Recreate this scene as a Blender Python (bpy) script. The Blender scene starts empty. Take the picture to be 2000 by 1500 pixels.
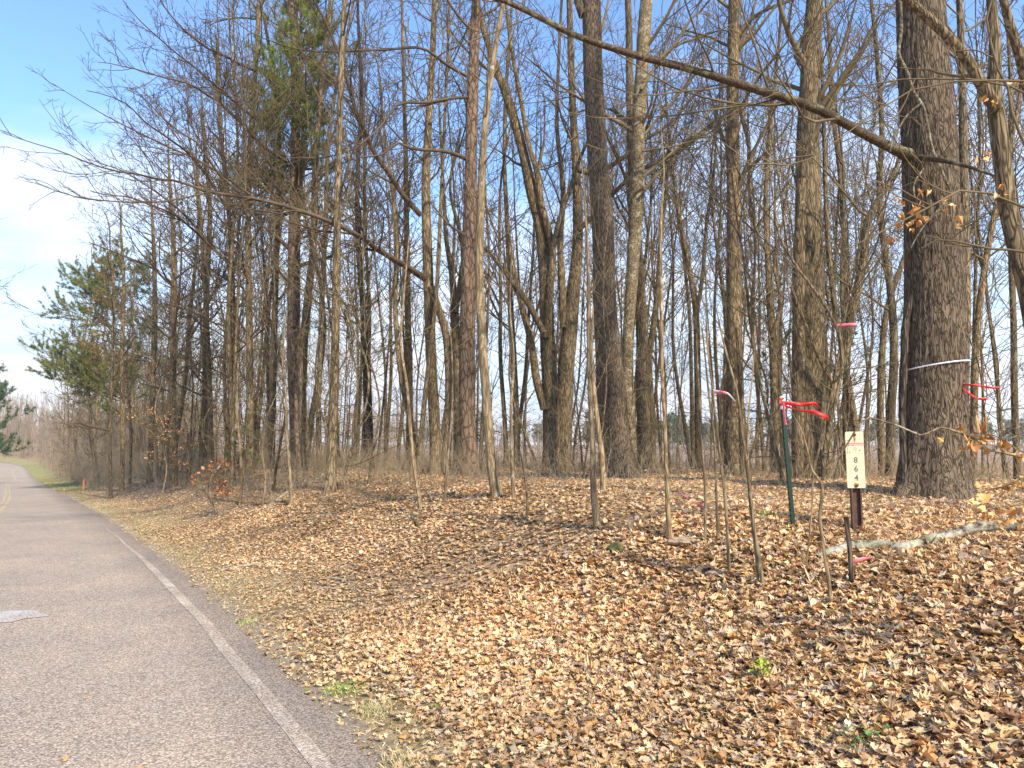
import bpy, math, random
import numpy as np
from mathutils import Vector
PI = math.pi
rad = math.radians
C = bpy.context.scene.collection
RNG = np.random.default_rng(7)
random.seed(7)

# ------------------------------------------------------------------ camera, world, sun, exposure
F = 1500.0                      # focal length in photo pixels (photo 2000 x 1500)
CAMH = 1.6
PITCH = math.atan(120 / F)
cam = bpy.data.cameras.new('camera'); camo = bpy.data.objects.new('camera', cam); C.objects.link(camo)
cam.sensor_width = 36; cam.lens = 36 * F / 2000; cam.clip_start = .05; cam.clip_end = 4000
camo.location = (0, 0, CAMH); camo.rotation_euler = (PI / 2 + PITCH, 0, 0)
bpy.context.scene.camera = camo

SUN_AZ = rad(146)               # clockwise from +Y: behind the camera, to its right
SUN_EL = rad(41)
sun_dir = Vector((math.sin(SUN_AZ) * math.cos(SUN_EL), math.cos(SUN_AZ) * math.cos(SUN_EL), math.sin(SUN_EL)))
w = bpy.data.worlds.new('World'); bpy.context.scene.world = w; w.use_nodes = True
nt = w.node_tree; nt.nodes.clear()
def N(nt, typ, ins=None, **kw):
    n = nt.nodes.new(typ)
    for k, v in kw.items(): setattr(n, k, v)
    for k, v in (ins or {}).items():
        if isinstance(v, bpy.types.NodeSocket): nt.links.new(v, n.inputs[k])
        else: n.inputs[k].default_value = v
    return n
def ramp(nt, fac, stops, interp='LINEAR'):
    r = nt.nodes.new('ShaderNodeValToRGB'); nt.links.new(fac, r.inputs[0])
    cr = r.color_ramp; cr.interpolation = interp
    while len(cr.elements) < len(stops): cr.elements.new(.5)
    for e, (p, c) in zip(cr.elements, stops):
        e.position = p
        e.color = (c, c, c, 1) if not hasattr(c, '__len__') else (*c, 1)
    return r.outputs[0]
def mix(nt, f, a, b, mode='MIX'):
    m = nt.nodes.new('ShaderNodeMix'); m.data_type = 'RGBA'; m.blend_type = mode
    for i, v in ((0, f), (6, a), (7, b)):
        if isinstance(v, bpy.types.NodeSocket): nt.links.new(v, m.inputs[i])
        elif i == 0: m.inputs[0].default_value = v
        else: m.inputs[i].default_value = (*v, 1)
    return m.outputs[2]
def mth(nt, op, a, b=0.0, c=None):
    m = nt.nodes.new('ShaderNodeMath'); m.operation = op
    for i, v in enumerate((a, b) if c is None else (a, b, c)):
        if isinstance(v, bpy.types.NodeSocket): nt.links.new(v, m.inputs[i])
        else: m.inputs[i].default_value = v
    return m.outputs[0]
sky = N(nt, 'ShaderNodeTexSky', sky_type='NISHITA')
sky.sun_disc = False; sky.sun_elevation = SUN_EL; sky.sun_rotation = SUN_AZ
sky.altitude = 100; sky.air_density = 1.0; sky.dust_density = .6; sky.ozone_density = 2.2
skyc = mix(nt, 1.0, sky.outputs[0], (.82, .97, 1.10), 'MULTIPLY')
bg = N(nt, 'ShaderNodeBackground', {0: skyc, 1: .13})
tc = N(nt, 'ShaderNodeTexCoord')
sep = N(nt, 'ShaderNodeSeparateXYZ', {0: tc.outputs['Generated']})
mp = N(nt, 'ShaderNodeMapping', {0: tc.outputs['Generated'], 3: (1.0, 1.0, 3.2)})
n1 = N(nt, 'ShaderNodeTexNoise', {0: mp.outputs[0], 'Scale': 2.6, 'Detail': 7, 'Roughness': .58, 'Distortion': .3})
h = mth(nt, 'SUBTRACT', .405, sep.outputs[2])
h = mth(nt, 'MULTIPLY', h, 3.0)
h = mth(nt, 'ADD', h, mth(nt, 'MULTIPLY', mth(nt, 'SUBTRACT', n1.outputs[0], .5), 2.4))
cm = ramp(nt, h, [(.0, 0), (1.0, 1)], 'LINEAR')
n2 = N(nt, 'ShaderNodeTexNoise', {0: mp.outputs[0], 'Scale': 5.5, 'Detail': 6, 'Roughness': .6})
ccol = ramp(nt, n2.outputs[0], [(.36, (.66, .75, .88)), (.54, (.92, .93, .95))])
bgc = N(nt, 'ShaderNodeBackground', {0: ccol, 1: .58})
ms = N(nt, 'ShaderNodeMixShader', {0: cm, 1: bg.outputs[0], 2: bgc.outputs[0]})
N(nt, 'ShaderNodeOutputWorld', {0: ms.outputs[0]})

sl = bpy.data.lights.new('sun', 'SUN'); sl.energy = 3.2; sl.angle = rad(2); sl.color = (1, .90, .755)
so = bpy.data.objects.new('sun', sl); C.objects.link(so); so.rotation_euler = sun_dir.to_track_quat('Z', 'Y').to_euler()
vs = bpy.context.scene.view_settings
vs.view_transform = 'Standard'; vs.look = 'None'; vs.exposure = 1.3; vs.gamma = 1
bpy.context.scene.cycles.max_bounces = 6
bpy.context.scene.cycles.transparent_max_bounces = 4

# ------------------------------------------------------------------ measuring the photograph
def at(px, py, d):
    """world point seen at photo pixel (px, py) whose distance ahead (world Y) is d"""
    x = (px - 1000) / F; y = (750 - py) / F
    cp, sp = math.cos(PITCH), math.sin(PITCH)
    D = np.array([x, cp - y * sp, sp + y * cp])
    return np.array([0, 0, CAMH]) + D * (d / D[1])
def to_px(P):
    P = np.atleast_2d(P).astype(float); cp, sp = math.cos(PITCH), math.sin(PITCH)
    q = P - np.array([0, 0, CAMH]); f = q[:, 1] * cp + q[:, 2] * sp; u = -q[:, 1] * sp + q[:, 2] * cp
    return 1000 + F * q[:, 0] / f, 750 - F * u / f

# ------------------------------------------------------------------ noise
def hash3(i, j, k, seed=0):
    h = (i.astype(np.int64) * 374761393 + j.astype(np.int64) * 668265263 + k.astype(np.int64) * 2147483647 + seed * 974634777) & 0xffffffff
    h = ((h ^ (h >> 13)) * 1274126177) & 0xffffffff
    h = ((h ^ (h >> 16)) * 2246822519) & 0xffffffff
    return ((h ^ (h >> 15)) & 0xffff) / 65535.0
def noise3(x, y, z, seed=0):
    x, y, z = np.broadcast_arrays(np.asarray(x, float), np.asarray(y, float), np.asarray(z, float))
    i, j, k = np.floor(x), np.floor(y), np.floor(z)
    fx, fy, fz = x - i, y - j, z - k
    fx, fy, fz = [f * f * (3 - 2 * f) for f in (fx, fy, fz)]
    r = 0
    for a in (0, 1):
        for b in (0, 1):
            for c in (0, 1):
                r = r + hash3(i + a, j + b, k + c, seed) * (fx if a else 1 - fx) * (fy if b else 1 - fy) * (fz if c else 1 - fz)
    return r * 2 - 1
def sstep(a, b, x):
    t = np.clip((np.asarray(x, float) - a) / (b - a), 0, 1); return t * t * (3 - 2 * t)

# ------------------------------------------------------------------ terrain
TH = rad(33); U = np.array([-math.sin(TH), math.cos(TH)]); NN = np.array([math.cos(TH), math.sin(TH)])
def st(x, y): return x * U[0] + y * U[1], x * NN[0] + y * NN[1]
def xy(s, t): return s * U[0] + t * NN[0], s * U[1] + t * NN[1]
ES = [-60, -10, 0, 3.7, 5, 7, 9, 12, 20, 44, 72, 122, 142, 180, 205, 240, 300]
ET = [-6, .98, 1.38, 1.56, 1.64, 1.75, 1.8, 1.86, 1.8, 2.0, 1.8, 3.1, 2.3, .2, -6, -22, -60]
def edge(s):
    s = np.asarray(s, float); w_ = 1.0 + .16 * np.maximum(s, 0)
    return sum(np.interp(s + k_ * w_, ES, ET) for k_ in np.linspace(-1.5, 1.5, 9)) / 9
ZS = [-60, 18, 24, 44, 72, 100, 122, 142, 180, 240, 500]
ZZ = [0, 0, -.12, -.68, -1.35, -2.3, -2.75, -1.85, -1.45, -1.2, -1]
def zroad(s):
    return (np.interp(s - 2, ZS, ZZ) + np.interp(s, ZS, ZZ) + np.interp(s + 2, ZS, ZZ)) / 3
HW = 2.0
def H(x, y):
    s, t = st(x, y); tr = t - edge(s); zr = zroad(s)
    bank = .93 * sstep(.7, 4.3, tr) + .03 * sstep(.1, .6, tr)
    bank = bank * (1 - .45 * sstep(25, 70, s))
    z = zr + bank
    far = .72 + .25 * noise3(x / 60, y / 60, 0, 3)
    z = z + (far - z) * sstep(7, 26, tr)
    r = np.hypot(x, y)
    hill = sstep(150, 420, r) * (11 * sstep(-.30, -.62, x / np.maximum(r, 1)) + 1.2)
    z = z + hill
    m = sstep(.5, 3, tr)
    z = z + m * (.095 * noise3(x * .55, y * .55, 0, 1) + .035 * noise3(x * 1.7, y * 1.7, 0, 2))
    lf = sstep(-2 * HW - .2, -2 * HW - 2.5, tr)
    z = z + lf * (.25 + .1 * noise3(x * .4, y * .4, 0, 4)) + .5 * sstep(-6, -14, tr)
    on = (tr < .02) & (tr > -2 * HW - .02)
    return np.where(on, zr - .02, z - .02 * (1 - sstep(0, .15, np.maximum(tr, -2 * HW - tr))))
def Hs(x, y): return float(H(np.array([x], float), np.array([y], float))[0])

# ------------------------------------------------------------------ mesh helpers
def link_mesh(name, V, faces_idx, sizes, mats, parent=None, smooth=True, midx=None, attr=None):
    me = bpy.data.meshes.new(name)
    V = np.asarray(V, np.float32); faces_idx = np.asarray(faces_idx, np.int32).ravel()
    sizes = np.asarray(sizes, np.int32)
    me.vertices.add(len(V)); me.vertices.foreach_set('co', V.ravel())
    me.loops.add(len(faces_idx)); me.loops.foreach_set('vertex_index', faces_idx)
    me.polygons.add(len(sizes))
    starts = np.concatenate([[0], np.cumsum(sizes)[:-1]]).astype(np.int32)
    me.polygons.foreach_set('loop_start', starts); me.polygons.foreach_set('loop_total', sizes)
    if smooth: me.polygons.foreach_set('use_smooth', np.ones(len(sizes), bool))
    for m in (mats if isinstance(mats, (list, tuple)) else [mats]): me.materials.append(m)
    if midx is not None: me.polygons.foreach_set('material_index', np.asarray(midx, np.int32))
    if attr is not None:
        a = me.attributes.new('tint', 'FLOAT_COLOR', 'POINT')
        a.data.foreach_set('color', np.concatenate([attr, np.ones((len(attr), 1))], 1).astype(np.float32).ravel())
    me.update(calc_edges=True)
    o = bpy.data.objects.new(name, me); C.objects.link(o)
    if parent is not None: o.parent = parent
    return o
class Acc:
    """collects vertex/face blocks for one mesh"""
    def __init__(s): s.V = []; s.Fq = []; s.sz = []; s.n = 0; s.mi = []; s.at = []
    def add(s, V, Fc, k=4, mi=0, tint=None):
        V = np.asarray(V, float).reshape(-1, 3); Fc = np.asarray(Fc, np.int64).reshape(-1, k)
        s.V.append(V); s.Fq.append((Fc + s.n).ravel()); s.sz.append(np.full(len(Fc), k)); s.mi.append(np.full(len(Fc), mi)); s.n += len(V)
        if tint is not None: s.at.append(np.broadcast_to(np.asarray(tint, float), (len(V), 3)))
    def build(s, name, mats, parent=None, smooth=True):
        return link_mesh(name, np.concatenate(s.V), np.concatenate(s.Fq), np.concatenate(s.sz), mats, parent, smooth,
                         np.concatenate(s.mi), np.concatenate(s.at) if s.at else None)
def tube_block(pts, rr, m, cap=False):
    """pts (n,K,3), rr (n,K) -> verts, quads of n tubes with m sides"""
    n, K, _ = pts.shape
    T = np.gradient(pts, axis=1); T /= np.linalg.norm(T, axis=2, keepdims=True) + 1e-9
    up = np.abs(T[:, :, 2]).mean(1) > .75
    ref = np.where(up[:, None], np.array([1., .13, 0]), np.array([.05, .07, 1.]))[:, None, :]
    A = np.cross(T, ref); A /= np.linalg.norm(A, axis=2, keepdims=True) + 1e-9
    B = np.cross(T, A)
    th = np.arange(m) * 2 * PI / m
    V = pts[:, :, None, :] + rr[:, :, None, None] * (A[:, :, None, :] * np.cos(th)[None, None, :, None] + B[:, :, None, :] * np.sin(th)[None, None, :, None])
    base = (np.arange(n) * K * m)[:, None, None]
    k = (np.arange(K - 1) * m)[None, :, None]; j = np.arange(m)[None, None, :]; j2 = (j + 1) % m
    Fc = np.stack([base + k + j, base + k + j2, base + k + m + j2, base + k + m + j], -1)
    return V.reshape(-1, 3), Fc.reshape(-1, 4)
def walk(P0, D, L, K, wob, up, rng, droop=0.0):
    n = len(P0); pts = np.empty((n, K + 1, 3)); pts[:, 0] = P0
    d = D / (np.linalg.norm(D, axis=1, keepdims=True) + 1e-9)
    for k in range(K):
        d = d + rng.normal(0, wob, (n, 3)); d[:, 2] += up - droop * k / K
        d /= np.linalg.norm(d, axis=1, keepdims=True) + 1e-9
        pts[:, k + 1] = pts[:, k] + d * (L / K)[:, None]
    return pts
def kids(pts, rr, L, cnt, ulo, uhi, a0, a1, lr, rng, rmin, up=0.0, rf=.6, bias=None):
    """side shoots of the polylines pts: returns start, direction, length, radius"""
    n, K, _ = pts.shape
    cnt = np.maximum(0, np.floor(cnt + rng.random(n))).astype(int)
    idx = np.repeat(np.arange(n), cnt); m = len(idx)
    u = rng.uniform(ulo, uhi, m); f = u * (K - 1); i = np.clip(f.astype(int), 0, K - 2); g = (f - i)[:, None]
    P = pts[idx, i] * (1 - g) + pts[idx, i + 1] * g
    T = pts[idx, i + 1] - pts[idx, i]; T /= np.linalg.norm(T, axis=1, keepdims=True) + 1e-9
    r = rr[idx, i] * (1 - g[:, 0]) + rr[idx, i + 1] * g[:, 0]
    q = rng.normal(0, 1, (m, 3)); q -= (q * T).sum(1, keepdims=True) * T; q /= np.linalg.norm(q, axis=1, keepdims=True) + 1e-9
    if bias is not None: q = q + bias; 
    a = rng.uniform(a0, a1, m)[:, None]
    D = T * np.cos(a) + q * np.sin(a); D[:, 2] += up
    LL = L[idx] * lr * (1.05 - .65 * u) * rng.uniform(.55, 1.25, m)
    R = np.maximum(r * rf * rng.uniform(.6, 1.05, m), rmin)
    return P, D, LL, np.minimum(R, np.maximum(r * .85, rmin))
def taper(R, K, tip, p=.9):
    u = np.linspace(0, 1, K + 1)[None, :]
    return R[:, None] * (1 - u) ** p + tip * (1 - (1 - u) ** p)
def spline(P, n):
    P = np.asarray(P, float); k = len(P)
    d = np.concatenate([[0], np.cumsum(np.linalg.norm(np.diff(P[:, :3], axis=0), axis=1))])
    t = np.linspace(0, d[-1], n); m = np.gradient(P, d, axis=0) if k > 2 else np.repeat((P[1] - P[0])[None] / d[-1], k, 0)
    i = np.clip(np.searchsorted(d, t, side='right') - 1, 0, k - 2); hh = (d[i + 1] - d[i])[:, None]; x = ((t - d[i])[:, None]) / hh
    return ((2 * x**3 - 3 * x**2 + 1) * P[i] + (x**3 - 2 * x**2 + x) * hh * m[i] + (-2 * x**3 + 3 * x**2) * P[i + 1] + (x**3 - x**2) * hh * m[i + 1])

def tag(o, label=None, cat=None, group=None, kind=None):
    if label: o['label'] = label
    if cat: o['category'] = cat
    if group: o['group'] = group
    if kind: o['kind'] = kind
    return o
def empty(name, loc, label, cat, group=None):
    o = bpy.data.objects.new(name, None); C.objects.link(o); o.location = [float(v) for v in loc]; o.empty_display_size = .2
    return tag(o, label, cat, group)

# ------------------------------------------------------------------ materials
def mat(name, rough=.85, spec=.25):
    m = bpy.data.materials.new(name); m.use_nodes = True; nt = m.node_tree
    b = nt.nodes['Principled BSDF']; b.inputs['Roughness'].default_value = rough; b.inputs['Specular IOR Level'].default_value = spec
    return m, nt, b
def bump(nt, b, hgt, strength, dist):
    n = N(nt, 'ShaderNodeBump', {'Strength': strength, 'Distance': dist, 'Height': hgt}); nt.links.new(n.outputs[0], b.inputs['Normal'])
def bark(name, dark, mid, light, lichen=(.34, .35, .27), lich=.62, scale=1.0, ridge=.5, bd=.02, stretch=.16, plates=False, rr_=(.02, .22)):
    m, nt, b = mat(name, .9, .15)
    tc = N(nt, 'ShaderNodeTexCoord').outputs['Object']
    oi = N(nt, 'ShaderNodeObjectInfo')
    off = N(nt, 'ShaderNodeVectorMath', {0: tc, 1: oi.outputs['Location']}, operation='ADD').outputs[0]
    mp = N(nt, 'ShaderNodeMapping', {0: off, 3: (1, 1, stretch)}).outputs[0]
    a = N(nt, 'ShaderNodeTexNoise', {0: mp, 'Scale': 26 * scale, 'Detail': 5, 'Roughness': .65, 'Distortion': .4}).outputs[0]
    if plates:
        mp2 = N(nt, 'ShaderNodeMapping', {0: off, 3: (1, 1, .33)}).outputs[0]
        dq = N(nt, 'ShaderNodeTexNoise', {0: mp2, 'Scale': 7, 'Detail': 3}).outputs['Color']; mp2 = N(nt, 'ShaderNodeVectorMath', {0: mp2, 1: N(nt, 'ShaderNodeVectorMath', {0: dq, 1: (.12, .12, .12)}, operation='MULTIPLY').outputs[0]}, operation='ADD').outputs[0]
        v = N(nt, 'ShaderNodeTexVoronoi', {0: mp2, 'Scale': 11 * scale, 'Randomness': 1.0}, feature='DISTANCE_TO_EDGE').outputs[0]
        rid = ramp(nt, v, [(.0, .1), (.16, 1)])
    else:
        dd = N(nt, 'ShaderNodeTexNoise', {0: mp, 'Scale': 9 * scale, 'Detail': 2}).outputs['Color']
        mv = N(nt, 'ShaderNodeVectorMath', {0: dd, 1: (.24, .24, .12)}, operation='MULTIPLY').outputs[0]
        mw = N(nt, 'ShaderNodeVectorMath', {0: mp, 1: mv}, operation='ADD').outputs[0]
        v = N(nt, 'ShaderNodeTexVoronoi', {0: mw, 'Scale': 22 * scale}, feature='DISTANCE_TO_EDGE').outputs[0]
        rid = ramp(nt, v, [(rr_[0], 0), (rr_[1], 1)])
    hh = mth(nt, 'ADD', mth(nt, 'MULTIPLY', rid, ridge), mth(nt, 'MULTIPLY', a, 1 - ridge))
    col = ramp(nt, hh, [(.15, dark), (.5, mid), (.82, light)])
    l = N(nt, 'ShaderNodeTexNoise', {0: off, 'Scale': 5.5, 'Detail': 6, 'Roughness': .75}).outputs[0]
    lm = ramp(nt, l, [(lich, 0), (lich + .05, 1)])
    col = mix(nt, mth(nt, 'MULTIPLY', lm, .75), col, lichen)
    big = N(nt, 'ShaderNodeTexNoise', {0: off, 'Scale': .9, 'Detail': 3}).outputs[0]
    col = mix(nt, 1.0, col, ramp(nt, big, [(.3, .78), (.7, 1.18)]), 'MULTIPLY')
    sc = ramp(nt, oi.outputs['Random'], [(0, (.8, .82, .84)), (.5, (1, 1, .98)), (1, (1.2, 1.14, 1.04))])
    col = mix(nt, 1.0, col, sc, 'MULTIPLY')
    nt.links.new(col, b.inputs['Base Color']); bump(nt, b, hh, .8, bd)
    return m
M = {}
M['oak'] = bark('oak_bark', (.022, .016, .011), (.115, .083, .053), (.19, .14, .092), lich=.66, ridge=.55, bd=.025, stretch=.17, scale=1.2, rr_=(.0, .17))
M['bark'] = bark('grey_brown_bark', (.040, .029, .016), (.155, .113, .063), (.275, .206, .118), (.32, .29, .19), .61)
M['limb'] = bark('mossy_limb_bark', (.022, .015, .010), (.075, .053, .034), (.14, .105, .066), (.20, .19, .10), .54, stretch=1.0, ridge=.25, bd=.01)
M['mottled'] = bark('mottled_bark', (.05, .038, .022), (.17, .13, .078), (.26, .21, .13), (.36, .34, .25), .54, stretch=.5, bd=.01)
M['pine'] = bark('pine_bark', (.05, .033, .022), (.13, .085, .057), (.20, .14, .097), (.24, .18, .13), .68, plates=True, ridge=.7)
M['sapling'] = bark('sapling_bark', (.09, .064, .036), (.205, .15, .087), (.30, .23, .14), (.42, .38, .28), .58, bd=.006)
M['dark'] = bark('dark_wet_bark', (.015, .012, .01), (.05, .04, .03), (.11, .09, .07), lich=.7)
def flatmat(name, c1, c2, sc=6.0, rough=.85, spec=.2):
    m, nt, b = mat(name, rough, spec)
    tc = N(nt, 'ShaderNodeTexCoord').outputs['Object']
    n = N(nt, 'ShaderNodeTexNoise', {0: tc, 'Scale': sc, 'Detail': 4, 'Roughness': .7}).outputs[0]
    nt.links.new(ramp(nt, n, [(.3, c1), (.7, c2)]), b.inputs['Base Color'])
    return m
M['twig'] = flatmat('twig_bark', (.08, .057, .028), (.215, .16, .085), 2.0)
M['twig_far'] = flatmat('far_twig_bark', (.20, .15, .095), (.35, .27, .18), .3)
M['brush'] = flatmat('dead_briar', (.17, .125, .07), (.36, .275, .17), 2.0)
M['stick'] = flatmat('dead_stick', (.15, .115, .08), (.40, .345, .27), 14)
M['twig_edge'] = flatmat('edge_twig_bark', (.055, .038, .022), (.14, .098, .058), 2.0)
def tintmat(name, rough=.75, trans=.25, jitter=.12):
    m, nt, b = mat(name, rough, .25)
    a = N(nt, 'ShaderNodeAttribute', attribute_name='tint').outputs['Color']
    tc = N(nt, 'ShaderNodeTexCoord').outputs['Object']
    n = N(nt, 'ShaderNodeTexNoise', {0: tc, 'Scale': 55, 'Detail': 3}).outputs[0]
    col = mix(nt, 1.0, a, ramp(nt, n, [(.3, 1 - jitter), (.7, 1 + jitter)]), 'MULTIPLY')
    nt.links.new(col, b.inputs['Base Color'])
    if trans:
        t = N(nt, 'ShaderNodeBsdfTranslucent', {0: col})
        ms = N(nt, 'ShaderNodeMixShader', {0: trans, 1: b.outputs[0], 2: t.outputs[0]})
        nt.links.new(ms.outputs[0], nt.nodes['Material Output'].inputs[0])
    return m
M['leaf'] = tintmat('dry_leaf', .6, .18)
M['needle'] = tintmat('needles', .6, .42)
M['blade'] = tintmat('grass_blades', .7, .25)

# ground
m, nt, b = mat('leafy_soil', .95, .1)
tc = N(nt, 'ShaderNodeTexCoord').outputs['Object']
a = N(nt, 'ShaderNodeTexVoronoi', {0: N(nt, 'ShaderNodeVectorMath', {0: tc, 1: N(nt, 'ShaderNodeVectorMath', {0: N(nt, 'ShaderNodeTexNoise', {0: tc, 'Scale': 14, 'Detail': 3}).outputs['Color'], 1: (.09, .09, .09)}, operation='MULTIPLY').outputs[0]}, operation='ADD').outputs[0], 'Scale': 20, 'Randomness': 1.0}, feature='F1')
n = N(nt, 'ShaderNodeTexNoise', {0: tc, 'Scale': 30, 'Detail': 6, 'Roughness': .8}).outputs[0]
sp = N(nt, 'ShaderNodeSeparateColor', {0: a.outputs['Color']}).outputs[0]
c = ramp(nt, sp, [(0, (.20, .13, .075)), (.3, (.32, .215, .12)), (.6, (.44, .30, .175)), (1, (.52, .37, .22))], 'CONSTANT')
c = mix(nt, 1.0, c, ramp(nt, n, [(.3, .55), (.7, 1.15)]), 'MULTIPLY')
at_ = N(nt, 'ShaderNodeAttribute', attribute_name='tint').outputs['Color']
spt = N(nt, 'ShaderNodeSeparateColor', {0: at_})
gn = N(nt, 'ShaderNodeTexNoise', {0: tc, 'Scale': 2.2, 'Detail': 8, 'Roughness': .8}).outputs[0]
gc = ramp(nt, gn, [(.32, (.13, .16, .05)), (.5, (.27, .27, .10)), (.68, (.42, .35, .18))])
c = mix(nt, spt.outputs[0], c, gc)
fc = ramp(nt, N(nt, 'ShaderNodeTexNoise', {0: tc, 'Scale': .35, 'Detail': 10, 'Roughness': .75}).outputs[0], [(.3, (.24, .165, .12)), (.7, (.37, .265, .19))])
c = mix(nt, spt.outputs[1], c, fc)
dv = ramp(nt, N(nt, 'ShaderNodeTexNoise', {0: tc, 'Scale': 45, 'Detail': 6, 'Roughness': .8}).outputs[0], [(.3, (.17, .135, .10)), (.7, (.38, .31, .23))])
c = mix(nt, spt.outputs[2], c, dv)
nt.links.new(c, b.inputs['Base Color']); bump(nt, b, n, .8, .02)
M['ground'] = m
# asphalt, with paint worn over it
def asphalt(name, paint=None, lo=.42, hi=.56):
    m, nt, b = mat(name, .85, .3)
    tc = N(nt, 'ShaderNodeTexCoord').outputs['Object']
    v = N(nt, 'ShaderNodeTexVoronoi', {0: tc, 'Scale': 95, 'Randomness': 1.0}, feature='F1')
    sp = N(nt, 'ShaderNodeSeparateColor', {0: v.outputs['Color']}).outputs[0]
    c = ramp(nt, sp, [(0, (.23, .18, .135)), (.35, (.375, .292, .225)), (.7, (.50, .41, .31)), (1, (.65, .54, .42))])
    dk = ramp(nt, v.outputs['Distance'], [(.25, 1), (.75, .6)])
    c = mix(nt, 1.0, c, dk, 'MULTIPLY')
    n = N(nt, 'ShaderNodeTexNoise', {0: tc, 'Scale': .9, 'Detail': 6, 'Roughness': .65}).outputs[0]
    c = mix(nt, 1.0, c, ramp(nt, n, [(.3, (.84, .85, .89)), (.7, (1.14, 1.10, 1.05))]), 'MULTIPLY')
    dirt = N(nt, 'ShaderNodeSeparateColor', {0: N(nt, 'ShaderNodeAttribute', attribute_name='tint').outputs['Color']}).outputs[0]
    c = mix(nt, mth(nt, 'MULTIPLY', dirt, .75), c, mix(nt, 1.0, c, (.62, .60, .60), 'MULTIPLY'))
    if paint:
        w1 = N(nt, 'ShaderNodeTexNoise', {0: tc, 'Scale': 55, 'Detail': 5, 'Roughness': .8}).outputs[0]
        w2 = N(nt, 'ShaderNodeTexNoise', {0: tc, 'Scale': 1.6, 'Detail': 3}).outputs[0]
        wm = mth(nt, 'ADD', w1, mth(nt, 'MULTIPLY', mth(nt, 'SUBTRACT', w2, .5), .5))
        c = mix(nt, ramp(nt, wm, [(lo, 0), (hi, .85)]), c, paint)
    nt.links.new(c, b.inputs['Base Color'])
    bump(nt, b, mth(nt, 'SUBTRACT', 1, v.outputs['Distance']), .9, .006)
    return m
M['road'] = asphalt('chip_seal_asphalt')
M['white'] = asphalt('worn_white_paint', (.70, .64, .53), .52, .72)
M['yellow'] = asphalt('worn_yellow_paint', (.55, .42, .18), .44, .64)
M['patch'] = asphalt('pale_worn_patch', (.50, .52, .56), .44, .58)
def plain(name, col, rough=.6, spec=.4, metal=0, trans=0):
    m, nt, b = mat(name, rough, spec)
    tc = N(nt, 'ShaderNodeTexCoord').outputs['Object']
    n = N(nt, 'ShaderNodeTexNoise', {0: tc, 'Scale': 18, 'Detail': 5, 'Roughness': .7}).outputs[0]
    c = mix(nt, 1.0, col, ramp(nt, n, [(.3, .86), (.7, 1.1)]), 'MULTIPLY')
    nt.links.new(c, b.inputs['Base Color']); b.inputs['Metallic'].default_value = metal
    if trans:
        t = N(nt, 'ShaderNodeBsdfTranslucent', {0: c})
        ms = N(nt, 'ShaderNodeMixShader', {0: trans, 1: b.outputs[0], 2: t.outputs[0]})
        nt.links.new(ms.outputs[0], nt.nodes['Material Output'].inputs[0])
    return m
M['red_tape'] = plain('red_tape', (.85, .05, .04), .35, .5, 0, .35)
M['pink_tape'] = plain('pink_tape', (.85, .24, .32), .4, .4, 0, .35)
M['white_tape'] = plain('white_tape', (.78, .78, .78), .4, .4, 0, .2)
M['green_paint'] = plain('dark_green_steel', (.005, .028, .018), .45, .5)
M['white_paint'] = plain('white_post_tip', (.75, .76, .76), .5, .4)
M['orange'] = plain('orange_marker', (.72, .26, .08), .6, .3)

# ------------------------------------------------------------------ ground and road
def axis(lo, hi, near, step0, g=1.06):
    v = [0.0]; st_ = step0
    while v[-1] < hi:
        if v[-1] > near: st_ *= g
        v.append(v[-1] + st_)
    a = np.array(v)
    w_ = [0.0]; st_ = step0
    while w_[-1] < -lo:
        if w_[-1] > 8: st_ *= g * 1.1
        w_.append(w_[-1] + st_)
    return np.concatenate([-np.array(w_)[::-1][:-1], a])
sg = axis(-60, 470, 45, .22, 1.05); tg = axis(-300, 440, 16, .12, 1.06)
tg = np.concatenate([tg])
S_, T_ = np.meshgrid(sg, tg, indexing='ij')
T2_ = T_ + edge(S_) * np.exp(-np.abs(T_) / 60)
X_, Y_ = xy(S_, T2_)
Z_ = H(X_, Y_)
ns, ntt = S_.shape
I = np.arange(ns * ntt).reshape(ns, ntt)
Fq = np.stack([I[:-1, :-1], I[1:, :-1], I[1:, 1:], I[:-1, 1:]], -1).reshape(-1, 4)[:, ::-1]
tr_ = T2_ - edge(S_)
nzg = noise3(X_ * .8, Y_ * .8, 0, 9)
green = np.clip(sstep(-.3, .3, tr_) * (1 - sstep(.5, 1.5 + .8 * nzg, tr_)), 0, 1) * .22 + sstep(45, 70, S_) * sstep(-.1, .3, tr_) * (1 - sstep(2.2, 3.5, tr_)) * .75
green = np.clip(green + (tr_ < -2 * HW - .1) * (.9 * (S_ > 20)), 0, 1)
field = sstep(24, 34, tr_)
grav = sstep(-.05, .02, tr_) * (1 - sstep(.12, .3 + .1 * nzg, tr_)) * .9 * (S_ < 40)
tint = np.stack([green, field, grav], -1).reshape(-1, 3)
g = link_mesh('ground', np.stack([X_, Y_, Z_], -1).reshape(-1, 3), Fq, np.full(len(Fq), 4), M['ground'], attr=tint)
tag(g, 'leaf strewn forest floor rising in a low bank from the road', kind='structure')

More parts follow.
